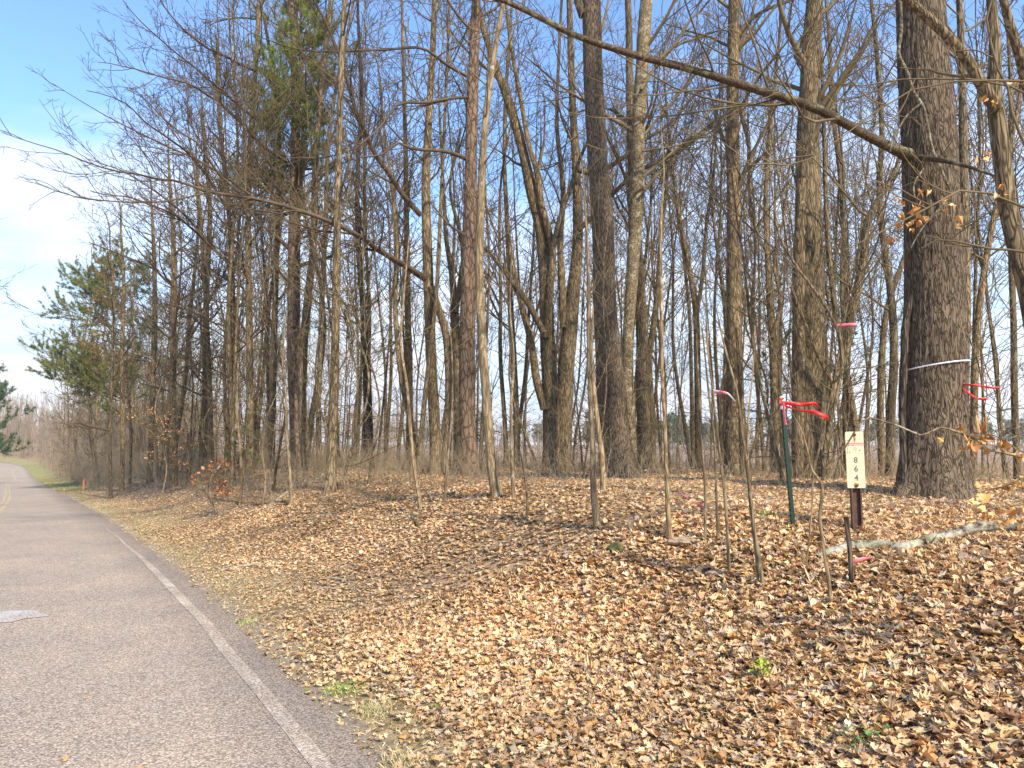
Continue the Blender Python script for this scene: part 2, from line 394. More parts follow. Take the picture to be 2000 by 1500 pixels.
def strip(name, ss, tl, tr2, dz, m, label, jag=0.0, kind='structure', parent=None):
    ss = np.asarray(ss, float); a = Acc()
    cols = 13; TT = []
    rows = []
    for k in range(cols):
        tt = tl + (tr2 - tl) * k / (cols - 1)
        if k == cols - 1 and jag: tt = tt + jag * noise3(ss * 3.1, 0, 0, 5) + jag * .6 * noise3(ss * 11, 0, 0, 6)
        x, y = xy(ss, tt); rows.append(np.stack([x, y, zroad(ss) + dz + 0 * tt], -1)); TT.append(np.full(len(ss), sstep(.86, .97, k / (cols - 1)) if name == 'road' else 0.0))
    V = np.stack(rows, 1); n = len(ss)
    I = np.arange(n * cols).reshape(n, cols)
    Fc = np.stack([I[:-1, :-1], I[:-1, 1:], I[1:, 1:], I[1:, :-1]], -1)
    tq = np.stack(TT, 1).reshape(-1, 1) * np.ones((1, 3)); a.V.append(V.reshape(-1, 3)); a.n = n * cols; a.at.append(tq); a.Fq.append(Fc.ravel()); a.sz.append(np.full(Fc.size // 4, 4)); a.mi.append(np.zeros(Fc.size // 4, int))
    o = a.build(name, m, parent); tag(o, label, kind=kind); return o
ss = np.concatenate([np.arange(-40, 30, .12), np.arange(30, 300, 1.0)])
strip('road', ss, edge(ss) - 2 * HW, edge(ss) + .02, 0.0, M['road'], 'narrow pinkish grey chip seal road curving away to the left', .045)
s1 = np.arange(-10, 17, .1); wob = .012 * noise3(s1 * .8, 0, 0, 8)
wtap = .045 * (1 - .8 * sstep(9, 17, s1))
tl_ = edge(s1) - .21 + wob
strip('edge_line', s1, tl_ - wtap * 1.1, tl_ + wtap * 1.1, .004, M['white'], 'worn white edge line along the right side of the road')
for nm, o_ in (('centre_line', -.16), ('centre_line', .0)):
    s1 = np.arange(-10, 175, .5); c_ = edge(s1) - HW + o_ + .08 - .28 * (1 - sstep(12, 34, s1))
    strip(nm, s1, c_ - .045, c_ + .045, .004, M['yellow'], 'yellow centre line of the road')
# pale repair patch
a = Acc(); pc = at(12, 1196, 1500 * 1.6 / 326); k = 26; th = np.arange(k) * 2 * PI / k
rx = .32 * (1 + .35 * noise3(np.cos(th) * 2, np.sin(th) * 2, 0, 11)); V = [[pc[0], pc[1], .005]]
for i in range(k): V.append([pc[0] + rx[i] * math.cos(th[i]), pc[1] + rx[i] * .75 * math.sin(th[i]), .005])
a.add(V, [[0, 1 + i, 1 + (i + 1) % k] for i in range(k)], 3)
tag(a.build('road_patch', M['patch']), 'pale worn patch in the asphalt', kind='structure')

# ------------------------------------------------------------------ trees
def crown_grow(acc, P, D, L, R, rng, levels, wob=.10, up=.04, tip=.0035, k0=8, mat0=0, droop=0.0, sides=(6, 4, 3, 3), mi=None):
    """grow limbs from given starts; levels = list of (count per metre, angle lo, hi, length ratio, up)"""
    K = k0; tips = []
    pts = walk(P, D, L, K, wob, up, rng, droop)
    rr = taper(R, K, tip)
    V, Fc = tube_block(pts, rr, sides[0]); acc.add(V, Fc, mi=mat0)
    for li, (cnt, a0, a1, lr, u2) in enumerate(levels):
        c_ = cnt * L
        P, D, L, R = kids(pts, rr, L, c_, .16, .98, a0, a1, lr, rng, tip * 1.15, u2)
        if not len(P): break
        L = np.maximum(L, .12)
        K = max(3, K - 2 - li)
        pts = walk(P, D, L, K, wob * 1.35, up * .7, rng)
        tp = tip * (.85 if li else 1)
        rr = taper(R, K, tp)
        V, Fc = tube_block(pts, rr, sides[min(li + 1, 3)]); acc.add(V, Fc, mi=mat0)
        tips = pts
    return tips
def trunk_mesh(pts, rr, m, rng, rough=.05, flare=.5, lump=.08, ridges=0.0):
    """pts (K,3) radii (K): one bark-covered stem with a root flare"""
    K = len(pts); T = np.gradient(pts, axis=0); T /= np.linalg.norm(T, axis=1, keepdims=True)
    A = np.cross(T, [0, 1., .01]); A /= np.linalg.norm(A, axis=1, keepdims=True); B = np.cross(T, A)
    th = np.arange(m) * 2 * PI / m; ph = rng.uniform(0, 6.28, 3)
    hh = np.concatenate([[0], np.cumsum(np.linalg.norm(np.diff(pts, axis=0), axis=1))])
    fl = np.exp(-hh / (rr[0] * 1.1))[:, None] * flare * (1 + .35 * np.sin(4 * th + ph[0])[None] + .25 * np.sin(7 * th + ph[1])[None])
    cx, cy = np.cos(th)[None], np.sin(th)[None]; sd = int(rng.integers(1000))
    ls = noise3(cx * 1.2 + 0 * hh[:, None], cy * 1.2 + 0 * hh[:, None], hh[:, None] * 1.1, sd) * lump
    q = rr[:, None]
    rg = noise3(cx * q * 14, cy * q * 14, hh[:, None] * 2.6, sd + 1) * rough
    R = q * (1 + fl + ls + rg)
    if ridges:
        w1 = noise3(cx * q * 9, cy * q * 9, hh[:, None] * 1.6, sd + 4) * .8
        f = 1 - np.abs(noise3(cx * q * 32 + w1, cy * q * 32 + w1, hh[:, None] * 3.4, sd + 2))
        f2 = 1 - np.abs(noise3(cx * q * 55 + w1, cy * q * 55, hh[:, None] * 6.5, sd + 3))
        R = R - ridges * (f ** 3 * .75 + f2 ** 3 * .4) + ridges * .4
    V = pts[:, None, :] + R[:, :, None] * (A[:, None, :] * np.cos(th)[None, :, None] + B[:, None, :] * np.sin(th)[None, :, None])
    k = (np.arange(K - 1) * m)[:, None]; j = np.arange(m)[None]; j2 = (j + 1) % m
    Fc = np.stack([k + j, k + m + j, k + m + j2, k + j2], -1).reshape(-1, 4)
    return V.reshape(-1, 3), Fc
def along(pts, rr, L, n, z0, z1, rng, az=None, azs=PI, el=(.5, 1.0), lf=(1.5, 3.0), rf=.4):
    """limb starts on one stem between heights z0 and z1"""
    z = pts[:, 2]; zz = rng.uniform(z0, z1, n)
    P = np.stack([np.interp(zz, z, pts[:, i]) for i in range(3)], 1); r = np.interp(zz, z, rr)
    a = rng.uniform(-azs, azs, n) + (az or 0); e = rng.uniform(*el, n)
    D = np.stack([np.sin(a) * np.cos(e), np.cos(a) * np.cos(e), np.sin(e)], 1)
    return P, D, rng.uniform(*lf, n) * L, np.maximum(r * rf * rng.uniform(.5, 1.1, n), .008)

LEAFC = np.array([[.60, .395, .21], [.53, .335, .17], [.46, .28, .135], [.66, .47, .28], [.38, .215, .10], [.27, .155, .08], [.45, .335, .235], [.52, .28, .10], [.35, .265, .20], [.18, .11, .07]])
LEAFP = np.array([.21, .18, .14, .15, .07, .05, .08, .05, .05, .02])
def leaf_templates():
    out = []
    for wv in ([0, .10, .27, .11, .36, .13, .38, .15, .22, 0], [0, .16, .27, .33, .35, .33, .27, .19, .09, 0], [0, .08, .42, .18, .52, .16, .34, .10, .16, 0]):
        wv = np.array(wv); n = len(wv); u = np.linspace(0, 1, n)
        tipf = np.where(wv > .3, .05, 0)
        mid = np.stack([u - .5, 0 * u], 1); Lf = np.stack([u - .5 + tipf, wv], 1)[1:-1]; Rt = np.stack([u - .5 + tipf, -wv], 1)[1:-1]
        # small asymmetry comes from random scaling per leaf
        V = np.concatenate([mid, Lf, Rt]); Fc = []
        l = lambda i: n + i - 1; r = lambda i: n + (n - 2) + i - 1
        tri = [[0, 1, l(1)], [0, r(1), 1], [n - 2, n - 1, l(n - 2)], [n - 2, r(n - 2), n - 1]]
        for i in range(1, n - 2):
            Fc.append([i, i + 1, l(i + 1), l(i)]); Fc.append([i, r(i), r(i + 1), i + 1])
        out.append((V, np.array(Fc), np.array(tri)))
    return out
LT = leaf_templates()
SIMPLE = (np.array([[-.5, 0], [-.1, 0], [.2, 0], [.5, 0], [-.15, .28], [.22, .2], [-.12, -.26], [.2, -.22]]), np.array([[1, 2, 5, 4], [1, 6, 7, 2]]), np.array([[0, 1, 4], [0, 6, 1], [2, 3, 5], [2, 7, 3]]))
def leaves(acc, P, size, nrm_tilt, rng, tpl, colr, curl=1.0, mi=0):
    """scatter leaves at P (n,3): random heading, tilt, curl"""
    V2, Fq, Ft = tpl; n = len(P); k = len(V2)
    u = V2[:, 0][None] * size[:, None]; v = V2[:, 1][None] * size[:, None] * rng.uniform(.75, 1.25, n)[:, None]
    c1 = rng.normal(.3, .9, n)[:, None] * curl; c2 = rng.normal(.2, .8, n)[:, None] * curl; tw = rng.normal(0, 1.2, n)[:, None] * curl
    s_ = size[:, None]
    z = c1 * (np.abs(v) ** 1.5) / s_ ** .5 + c2 * u * u / s_ + tw * u * v / s_ + .05 * s_ * rng.normal(0, 1, (n, k)) * curl
    a = rng.uniform(0, 2 * PI, n); tl = np.abs(rng.normal(0, nrm_tilt, n)); ta = rng.uniform(0, 2 * PI, n)
    x = u * np.cos(a)[:, None] - v * np.sin(a)[:, None]; y = u * np.sin(a)[:, None] + v * np.cos(a)[:, None]
    ax = np.stack([np.cos(ta), np.sin(ta), 0 * ta], 1)
    Q = np.stack([x, y, z], -1)
    ct, sn = np.cos(tl)[:, None, None], np.sin(tl)[:, None, None]; AX = ax[:, None, :]
    Q = Q * ct + np.cross(np.broadcast_to(AX, Q.shape), Q) * sn + AX * (Q * AX).sum(-1, keepdims=True) * (1 - ct)
    Q = Q + P[:, None, :]
    ti = np.repeat(colr, k, 0); b = (np.arange(n) * k)[:, None, None]
    nV = acc.n
    acc.V.append(Q.reshape(-1, 3)); acc.n += n * k; acc.at.append(ti)
    for Fc in (Fq, Ft):
        f = (Fc[None] + b); acc.Fq.append((f + nV).ravel()); acc.sz.append(np.full(n * len(Fc), Fc.shape[1])); acc.mi.append(np.full(n * len(Fc), mi))
def leafcol(n, rng, pal=LEAFC, p=LEAFP):
    c = pal[rng.choice(len(pal), n, p=p / p.sum())]
    return c * np.array([1, 1.02, 1.0]) * rng.uniform(.92, 1.24, (n, 1)) * rng.uniform(.95, 1.05, (n, 3))
RUST = np.array([[.46, .17, .06], [.36, .13, .05], [.50, .24, .09], [.28, .10, .04]]); RUSTP = np.array([.3, .3, .25, .15])
BEECH = np.array([[.72, .40, .14], [.62, .32, .10], [.78, .50, .22], [.50, .24, .08]])

def needles(acc, P, D, rng, n=12, ln=.16, wd=.006, cols=((.10, .15, .035), (.06, .11, .03), (.16, .20, .05))):
    """tufts of needles at P pointing about D"""
    m = len(P); D = D / (np.linalg.norm(D, axis=1, keepdims=True) + 1e-9)
    d = D[:, None, :] * .55 + rng.normal(0, .55, (m, n, 3)); d /= np.linalg.norm(d, axis=2, keepdims=True)
    L = ln * rng.uniform(.7, 1.2, (m, n, 1)); s = np.cross(d, rng.normal(0, 1, (m, n, 3))); s /= np.linalg.norm(s, axis=2, keepdims=True) + 1e-9
    A = P[:, None, :] - s * wd; B = P[:, None, :] + s * wd; E = P[:, None, :] + d * L
    V = np.stack([A, B, E], 2).reshape(-1, 3); col = np.array(cols)[rng.integers(0, len(cols), m)] * rng.uniform(.75, 1.25, (m, 1))
    acc.add(V, np.arange(len(V)).reshape(-1, 3), 3, 0, np.repeat(col, n * 3, 0))

BRANCH_ROAD = math.atan2(-NN[0], -NN[1])      # heading from the woods toward the road
def hero(name, label, cat, d, path, barkm, rng, sides=16, top=19.0, limbs=16, limb_z=(6, 17), az=None, azs=PI, lf=(1.6, 3.6), el=(.45, 1.1),
         dens=1.0, extra=(), twm='twig', group=None, rough=.04, ridges=0.0, flare=.5, ksp=.15, lump=.07, stems=(), tip=.004, up=.05, gnd=True, droop=0):
    """path: list of (px, py, width px), base first; d distance or list"""
    ds = d if hasattr(d, '__len__') else [d] * len(path)
    P = [list(at(px, py, dd)) + [w_ * dd / F / 2] for (px, py, w_), dd in zip(path, ds)]
    if gnd: P[0][2] = Hs(P[0][0], P[0][1]) - .03
    base = np.array(P[0][:3])
    if P[-1][2] < top:                          # continue above the frame
        v = np.array(P[-1][:3]) - np.array(P[-2][:3]); v /= np.linalg.norm(v); v = v * .8 + np.array([0, 0, .35]); v /= np.linalg.norm(v)
        ll = (top - P[-1][2]) / max(v[2], .3); r1 = P[-1][3]
        P.append(list(np.array(P[-1][:3]) + v * ll * .5) + [r1 * .62]); P.append(list(np.array(P[-2][:3]) + v * ll + np.array([rng.normal(0, .3), rng.normal(0, .3), 0])) + [.012])
    P = np.array(P); Ltot = np.linalg.norm(np.diff(P[:, :3], axis=0), axis=1).sum()
    Q = spline(P, max(12, int(Ltot / ksp))); pts = Q[:, :3] - base; rr = np.maximum(Q[:, 3], .006)
    root = empty(name, base, label, cat, group)
    a = Acc(); V, Fc = trunk_mesh(pts, rr, sides, rng, rough, flare, lump, ridges); a.add(V, Fc); a.build('trunk', M[barkm], root)
    a = Acc(); PP = []; DD = []; LL = []; RR = []
    def stem_limbs(pts, rr, n, lz):
        z0, z1 = lz[0] - base[2], min(lz[1] - base[2], pts[:, 2].max() - .2)
        if n > 0 and z1 > z0:
            p_, d_, l_, r_ = along(pts, rr, 1.0, n, z0, z1, rng, az, azs, el, lf); PP.append(p_); DD.append(d_); LL.append(l_); RR.append(r_)
    stem_limbs(pts, rr, limbs, limb_z)
    for stp in stems:                            # further stems of the same tree (forks), traced
        dd = stp[1]; q = np.array([list(at(px, py, dd_) - base) + [w_ * dd_ / F / 2] for (px, py, w_), dd_ in zip(stp[0], (dd if hasattr(dd, '__len__') else [dd] * len(stp[0])))])
        q2 = spline(q, max(8, int(np.linalg.norm(np.diff(q[:, :3], axis=0), axis=1).sum() / .22))); q2[:, 3] = np.maximum(q2[:, 3], .006)
        V, Fc = trunk_mesh(q2[:, :3], q2[:, 3], max(6, sides // 2), rng, rough, 0, .05); b_ = Acc(); b_.add(V, Fc); b_.build('limb', M['limb' if abs(q[-1, 2] - q[0, 2]) < .9 * np.hypot(q[-1, 0] - q[0, 0], q[-1, 1] - q[0, 1]) else barkm], root)
        n_ = stp[2] if len(stp) > 2 else 6
        Lq = np.array([np.linalg.norm(np.diff(q[:, :3], axis=0), axis=1).sum()])
        p_, d_, l_, r_ = kids(q2[None, :, :3], q2[None, :, 3], Lq, np.array([float(n_)]), .15, .97, .45, 1.1, .42, rng, .006, .1, .34)
        PP.append(p_); DD.append(d_); LL.append(l_); RR.append(r_)
    if PP:
        PP, DD, LL, RR = [np.concatenate(x) for x in (PP, DD, LL, RR)]
        if len(PP):
            crown_grow(a, PP, DD, LL, RR, rng, [(2.0 * dens, .5, 1.15, .55, .12), (3.2 * dens, .5, 1.15, .5, .08), (3.8 * dens, .4, 1.2, .5, .03)], up=up, tip=tip, droop=droop)
    for px_pts, dd, lv in extra:                 # traced boughs with their own side shoots
        q = np.array([list(at(px, py, dd_) - base) + [w_ * dd_ / F / 2] for (px, py, w_), dd_ in zip(px_pts, (dd if hasattr(dd, '__len__') else [dd] * len(px_pts)))])
        q2 = spline(q, max(8, int(np.linalg.norm(np.diff(q[:, :3], axis=0), axis=1).sum() / .25)))[None]
        L0 = np.linalg.norm(np.diff(q2[0, :, :3], axis=0), axis=1).sum()
        wig = np.stack([noise3(np.arange(q2.shape[1]) * .7, 0, i, int(rng.integers(999))) for i in range(3)], 1) * .05
        pp = q2[:, :, :3] + wig[None] * np.linspace(0, 1, q2.shape[1])[None, :, None]; rq = np.maximum(q2[:, :, 3], tip)
        V, Fc = tube_block(pp, rq, 7); a.add(V, Fc)
        Lk = np.array([min(L0, 6.0)])
        p_, d_, l_, r_ = kids(pp, rq, Lk, np.array([lv * 2.2 * L0]), .12, .99, .35, .95, .42, rng, tip * 1.6, .10, .5)
        if len(p_): crown_grow(a, p_, d_, np.maximum(l_, .4), r_, rng, [(4.2, .45, 1.0, .5, .05), (5.5, .4, 1.1, .5, .02)], up=.03, tip=tip * .8, sides=(4, 3, 3, 3), wob=.12)
    if a.n: a.build('crown', M[twm], root)
    return root, pts, rr

LIGHT = True
R_ = lambda i: np.random.default_rng(i)
HT = 'large bare trees'
# --- the near trees, measured from the photograph
oak, opts, orr = hero('oak_tree', 'massive rough barked oak behind the number sign with a white tape band', 'tree', 9.4,
    [(1825, 978, 118), (1826, 900, 114), (1826, 730, 113), (1824, 500, 106), (1815, 300, 100), (1803, 120, 94), (1797, 0, 90), (1790, -300, 74)], 'oak', R_(1), sides=150, limbs=14, limb_z=(7.5, 16),
    lf=(2.5, 5), rough=.015, ridges=.022, ksp=.035, flare=.32, lump=.035, top=18,
    stems=[([(1778, 305, 30), (1760, 297, 23), (1700, 268, 19), (1600, 215, 18), (1450, 166, 17), (1350, 135, 16), (1260, 113, 15), (1190, 92, 13), (1120, 68, 12), (1050, 32, 11), (985, 2, 9), (900, -20, 8), (760, -60, 6)], [9.35, 9.2, 9.0, 8.6, 8.2, 8.0, 7.8, 7.6, 7.4, 7.3, 7.2, 7.0, 6.8], 10),
           ([(1795, 308, 13), (1850, 315, 9), (1900, 328, 7), (1946, 345, 4)], [9.1, 8.7, 8.5, 8.4], 2)])
hero('poplar_tree', 'thick upright trunk with a seam down its front beyond the green post', 'tree', 14,
    [(1590, 948, 68), (1582, 850, 62), (1580, 700, 60), (1580, 500, 55), (1578, 300, 44), (1582, 150, 38), (1590, 0, 33), (1596, -200, 26)], 'bark', R_(2), sides=40, limbs=24, limb_z=(6.5, 18), ksp=.07, lf=(1.5, 4), el=(.3, 1.0),
    stems=[([(1562, 940, 34), (1562, 850, 30), (1562, 700, 30), (1562, 520, 26), (1566, 350, 18)], 13.9, 3)])
hero('poplar_tree', 'straight tall grey trunk midway between the mottled trunk and the green post', 'tree', 16.5,
    [(1432, 932, 34), (1433, 800, 31), (1434, 600, 30), (1433, 400, 27), (1431, 200, 24), (1434, 0, 22)], 'bark', R_(3), sides=26, limbs=26, limb_z=(7, 18), lf=(1.5, 3.6), ksp=.1,
    stems=[([(1452, 935, 13), (1448, 800, 12), (1446, 720, 11), (1440, 640, 9)], 16, 2), ([(1446, 215, 9), (1462, 280, 8), (1466, 330, 7), (1468, 420, 6), (1495, 490, 5)], 16.4, 3),
           ([(1440, 70, 14), (1455, 50, 8), (1490, 22, 7), (1545, 0, 6), (1600, -40, 5)], 16.5, 4)])
hero('oak_tree', 'large furrowed trunk with pale lichen spots left of the mottled leaning trunk', 'tree', 15,
    [(1212, 942, 72), (1203, 870, 60), (1193, 750, 54), (1182, 600, 46), (1177, 450, 43), (1167, 300, 41), (1159, 150, 38), (1155, 0, 37), (1150, -200, 30)], 'oak', R_(4), sides=56, limbs=12, limb_z=(8, 18), ridges=.012, rough=.02, ksp=.06, flare=.45,
    stems=[([(1140, 30, 22), (1128, 0, 16), (1112, -60, 12), (1080, -150, 8)], 15, 5)])
hero('beech_tree', 'pale mottled trunk leaning right behind the lichen spotted oak', 'tree', 16.5,
    [(1232, 925, 26), (1228, 800, 24), (1226, 700, 23), (1234, 550, 24), (1243, 400, 28), (1247, 250, 27), (1256, 100, 27), (1266, -50, 24)], 'mottled', R_(5), sides=24, limbs=14, limb_z=(8, 18), ksp=.1, rough=.02,
    extra=[([(1255, 160, 8), (1300, 110, 6), (1350, 40, 5), (1400, -20, 3)], 16.4, 1.6), ([(1252, 175, 7), (1310, 95, 5), (1400, 60, 3), (1450, 30, 2)], 16.2, 1.6), ([(1258, 372, 8), (1300, 322, 7), (1360, 260, 5), (1440, 210, 3)], 16.2, 1.6),
           ([(1256, 345, 6), (1310, 300, 5), (1370, 240, 4), (1420, 150, 3)], 16.0, 1.6), ([(1254, 295, 5), (1330, 282, 4), (1400, 250, 3), (1500, 180, 2)], 16, 1.6), ([(1252, 270, 6), (1300, 215, 5), (1370, 130, 4), (1420, 30, 2)], 16.6, 1.6)])
hero('oak_tree', 'dark trunk half hidden behind the mottled leaning trunk', 'tree', 20,
    [(1258, 925, 26), (1256, 800, 25), (1252, 600, 24), (1238, 420, 20), (1232, 250, 17), (1228, 50, 14)], 'bark', R_(6), sides=20, limbs=16, limb_z=(7, 18))
hero('pine_tree', 'reddish scaly pine trunk near the middle of the woods', 'tree', 17,
    [(920, 935, 36), (914, 850, 33), (912, 700, 31), (915, 550, 28), (918, 400, 26), (921, 250, 24), (926, 100, 21), (932, -50, 18)], 'pine', R_(7), sides=32, limbs=8, limb_z=(9, 17), ksp=.08, rough=.03, flare=.22, twm='twig_edge',
    extra=[([(917, 190, 7), (880, 192, 6), (830, 200, 6), (775, 206, 5), (745, 250, 4), (700, 283, 4), (640, 305, 3), (560, 312, 2)], [17, 16.5, 16, 15.6, 15.4, 15.2, 15, 14.8], 1.3),
           ([(914, 312, 9), (880, 298, 8), (840, 293, 7), (800, 288, 6), (780, 280, 5), (750, 300, 4), (700, 310, 3)], [17, 16.6, 16.2, 15.8, 15.6, 15.4, 15], 1.3),
           ([(918, 152, 7), (870, 125, 6), (835, 99, 6), (740, 98, 5), (640, 100, 4), (560, 92, 3), (480, 60, 2), (420, 5, 1.5)], [17, 16.4, 16, 15.4, 15, 14.6, 14.3, 14], 1.2),
           ([(908, 460, 6), (880, 440, 5), (855, 412, 4), (840, 400, 3)], 16.8, 1.0)])
hero('hickory_tree', 'smooth tan trunk bowing left beside the reddish pine', 'tree', 10.2,
    [(972, 1000, 21), (962, 930, 19), (955, 850, 18), (948, 750, 17), (940, 640, 17), (936, 500, 17), (941, 350, 15), (952, 200, 12), (970, 80, 10), (986, -20, 9)], 'sapling', R_(8), sides=18, limbs=12, limb_z=(4.5, 13), lf=(1, 2.4), top=13, ksp=.1, flare=.3)
hero('oak_tree', 'dark trunk with a blackened limb forking left in the middle of the woods', 'tree', 19,
    [(1078, 915, 38), (1076, 800, 33), (1070, 680, 31), (1063, 520, 25), (1055, 440, 24), (1040, 380, 22), (1022, 300, 20), (1000, 220, 18), (975, 150, 15), (945, 60, 12), (925, -20, 10)], 'bark', R_(9), sides=24, limbs=16, limb_z=(8, 18), az=-.8, azs=1.4,
    stems=[([(1068, 660, 16), (1075, 560, 15), (1078, 480, 14), (1068, 440, 14), (1058, 400, 13), (1050, 340, 12), (1035, 290, 10), (1015, 180, 9), (998, 90, 7), (985, -20, 5)], 18.8, 8),
           ([(1062, 650, 13), (1030, 590, 12), (1005, 555, 11), (985, 530, 9), (965, 505, 8), (940, 480, 6)], 18.5, 4),
           ([(1064, 800, 16), (1048, 740, 16), (1038, 670, 14), (1020, 600, 13), (1008, 550, 11), (998, 500, 9), (990, 420, 8)], 18.9, 5),
           ([(1080, 480, 10), (1095, 420, 9), (1110, 380, 8), (1125, 330, 7), (1150, 270, 6)], 18.5, 6)])
hero('oak_tree', 'broad shadowed trunk leaning right just left of the lichen spotted oak', 'tree', 19.5,
    [(1098, 905, 32), (1102, 800, 32), (1108, 700, 32), (1118, 590, 27), (1128, 480, 21), (1126, 350, 18), (1118, 200, 14), (1112, 0, 12)], 'bark', R_(10), sides=24, limbs=18, limb_z=(8, 18),
    stems=[([(1100, 640, 14), (1098, 560, 14), (1094, 470, 12), (1100, 380, 11), (1088, 250, 8), (1092, 100, 6), (1098, -20, 5)], 19.3, 6),
           ([(1130, 450, 10), (1175, 405, 9), (1210, 365, 8), (1265, 325, 7), (1320, 300, 6), (1370, 262, 5), (1440, 205, 4)], 19, 7),
           ([(1122, 330, 10), (1160, 340, 9), (1200, 320, 9), (1250, 280, 8), (1310, 240, 6), (1380, 170, 4), (1415, 165, 3)], 19.2, 7)])
hero('maple_tree', 'grey trunk whose long low bough sweeps left over the road verge', 'tree', 17.5,
    [(852, 925, 24), (848, 820, 22), (842, 700, 21), (838, 580, 20), (834, 470, 19), (832, 350, 17), (838, 220, 14), (845, 100, 12), (850, -30, 10)], 'bark', R_(11), sides=22, limbs=14, limb_z=(7, 16), az=-1.3, azs=1.8, twm='twig_edge',
    stems=[([(872, 925, 16), (876, 820, 15), (876, 720, 15), (868, 640, 15), (852, 590, 15), (842, 560, 14)], 17.4, 3)],
    extra=[([(832, 545, 15), (790, 518, 12), (740, 488, 11), (695, 458, 10), (640, 432, 9), (570, 405, 8), (480, 386, 7.5), (400, 373, 6), (340, 352, 5), (260, 342, 3.5), (180, 318, 3), (100, 290, 2.2), (0, 262, 1.4)],
            [17.5, 16.5, 15.5, 14.7, 14, 13.4, 13, 12.7, 12.5, 12.2, 12, 11.9, 11.8], 1.5),
           ([(500, 390, 6), (440, 345, 5), (400, 320, 4.5), (340, 290, 4), (280, 262, 3), (200, 220, 2), (110, 165, 1.2)], [13.1, 12.9, 12.7, 12.5, 12.3, 12.1, 12], 1.7),
           ([(420, 372, 4), (370, 385, 3.5), (290, 395, 3), (220, 395, 2.4), (140, 385, 1.8), (70, 355, 1.2)], [12.8, 12.5, 12.2, 12, 11.8, 11.6], 1.7),
           ([(480, 388, 5), (420, 330, 4), (390, 285, 3.5), (340, 250, 3), (300, 210, 2.4), (262, 175, 1.6)], [13, 12.6, 12.4, 12.2, 12, 11.9], 1.7),
           ([(822, 420, 12), (790, 385, 11), (760, 340, 10), (725, 290, 9), (700, 225, 8), (680, 160, 7), (650, 80, 6), (610, 0, 5)], [17.3, 17, 16.6, 16.3, 16, 15.8, 15.6, 15.4], 1.8)])
hero('pine_tree', 'tall pine with green needle tufts rising above the left part of the woods', 'tree', 21,
    [(585, 925, 34), (578, 800, 27), (574, 600, 26), (576, 400, 22), (577, 250, 18), (574, 100, 14), (571, -60, 10)], 'pine', R_(12), sides=22, limbs=14, limb_z=(6, 11), lf=(1, 2.6), el=(0, .6), top=15.5, twm='twig_edge')
PINE_A = (at(575, 200, 21), None)
hero('sweetgum_tree', 'pair trunk twin leaning out from the foot of the tall needle tufted pine', 'tree', 20,
    [(600, 922, 20), (592, 820, 18), (590, 720, 17), (600, 600, 16), (612, 480, 14), (615, 350, 13), (625, 200, 11), (640, 60, 10), (650, -40, 8)], 'bark', R_(13), sides=16, limbs=16, limb_z=(6, 17))
hero('poplar_tree', 'straight slim trunk on top of the bank beside a leaning forked pair', 'tree', 14,
    [(645, 947, 22), (650, 850, 18), (654, 700, 17), (657, 550, 16), (659, 400, 14), (663, 250, 12), (668, 100, 11), (674, -30, 9)], 'bark', R_(14), sides=18, limbs=16, limb_z=(5.5, 15), lf=(1.2, 3), twm='twig_edge')
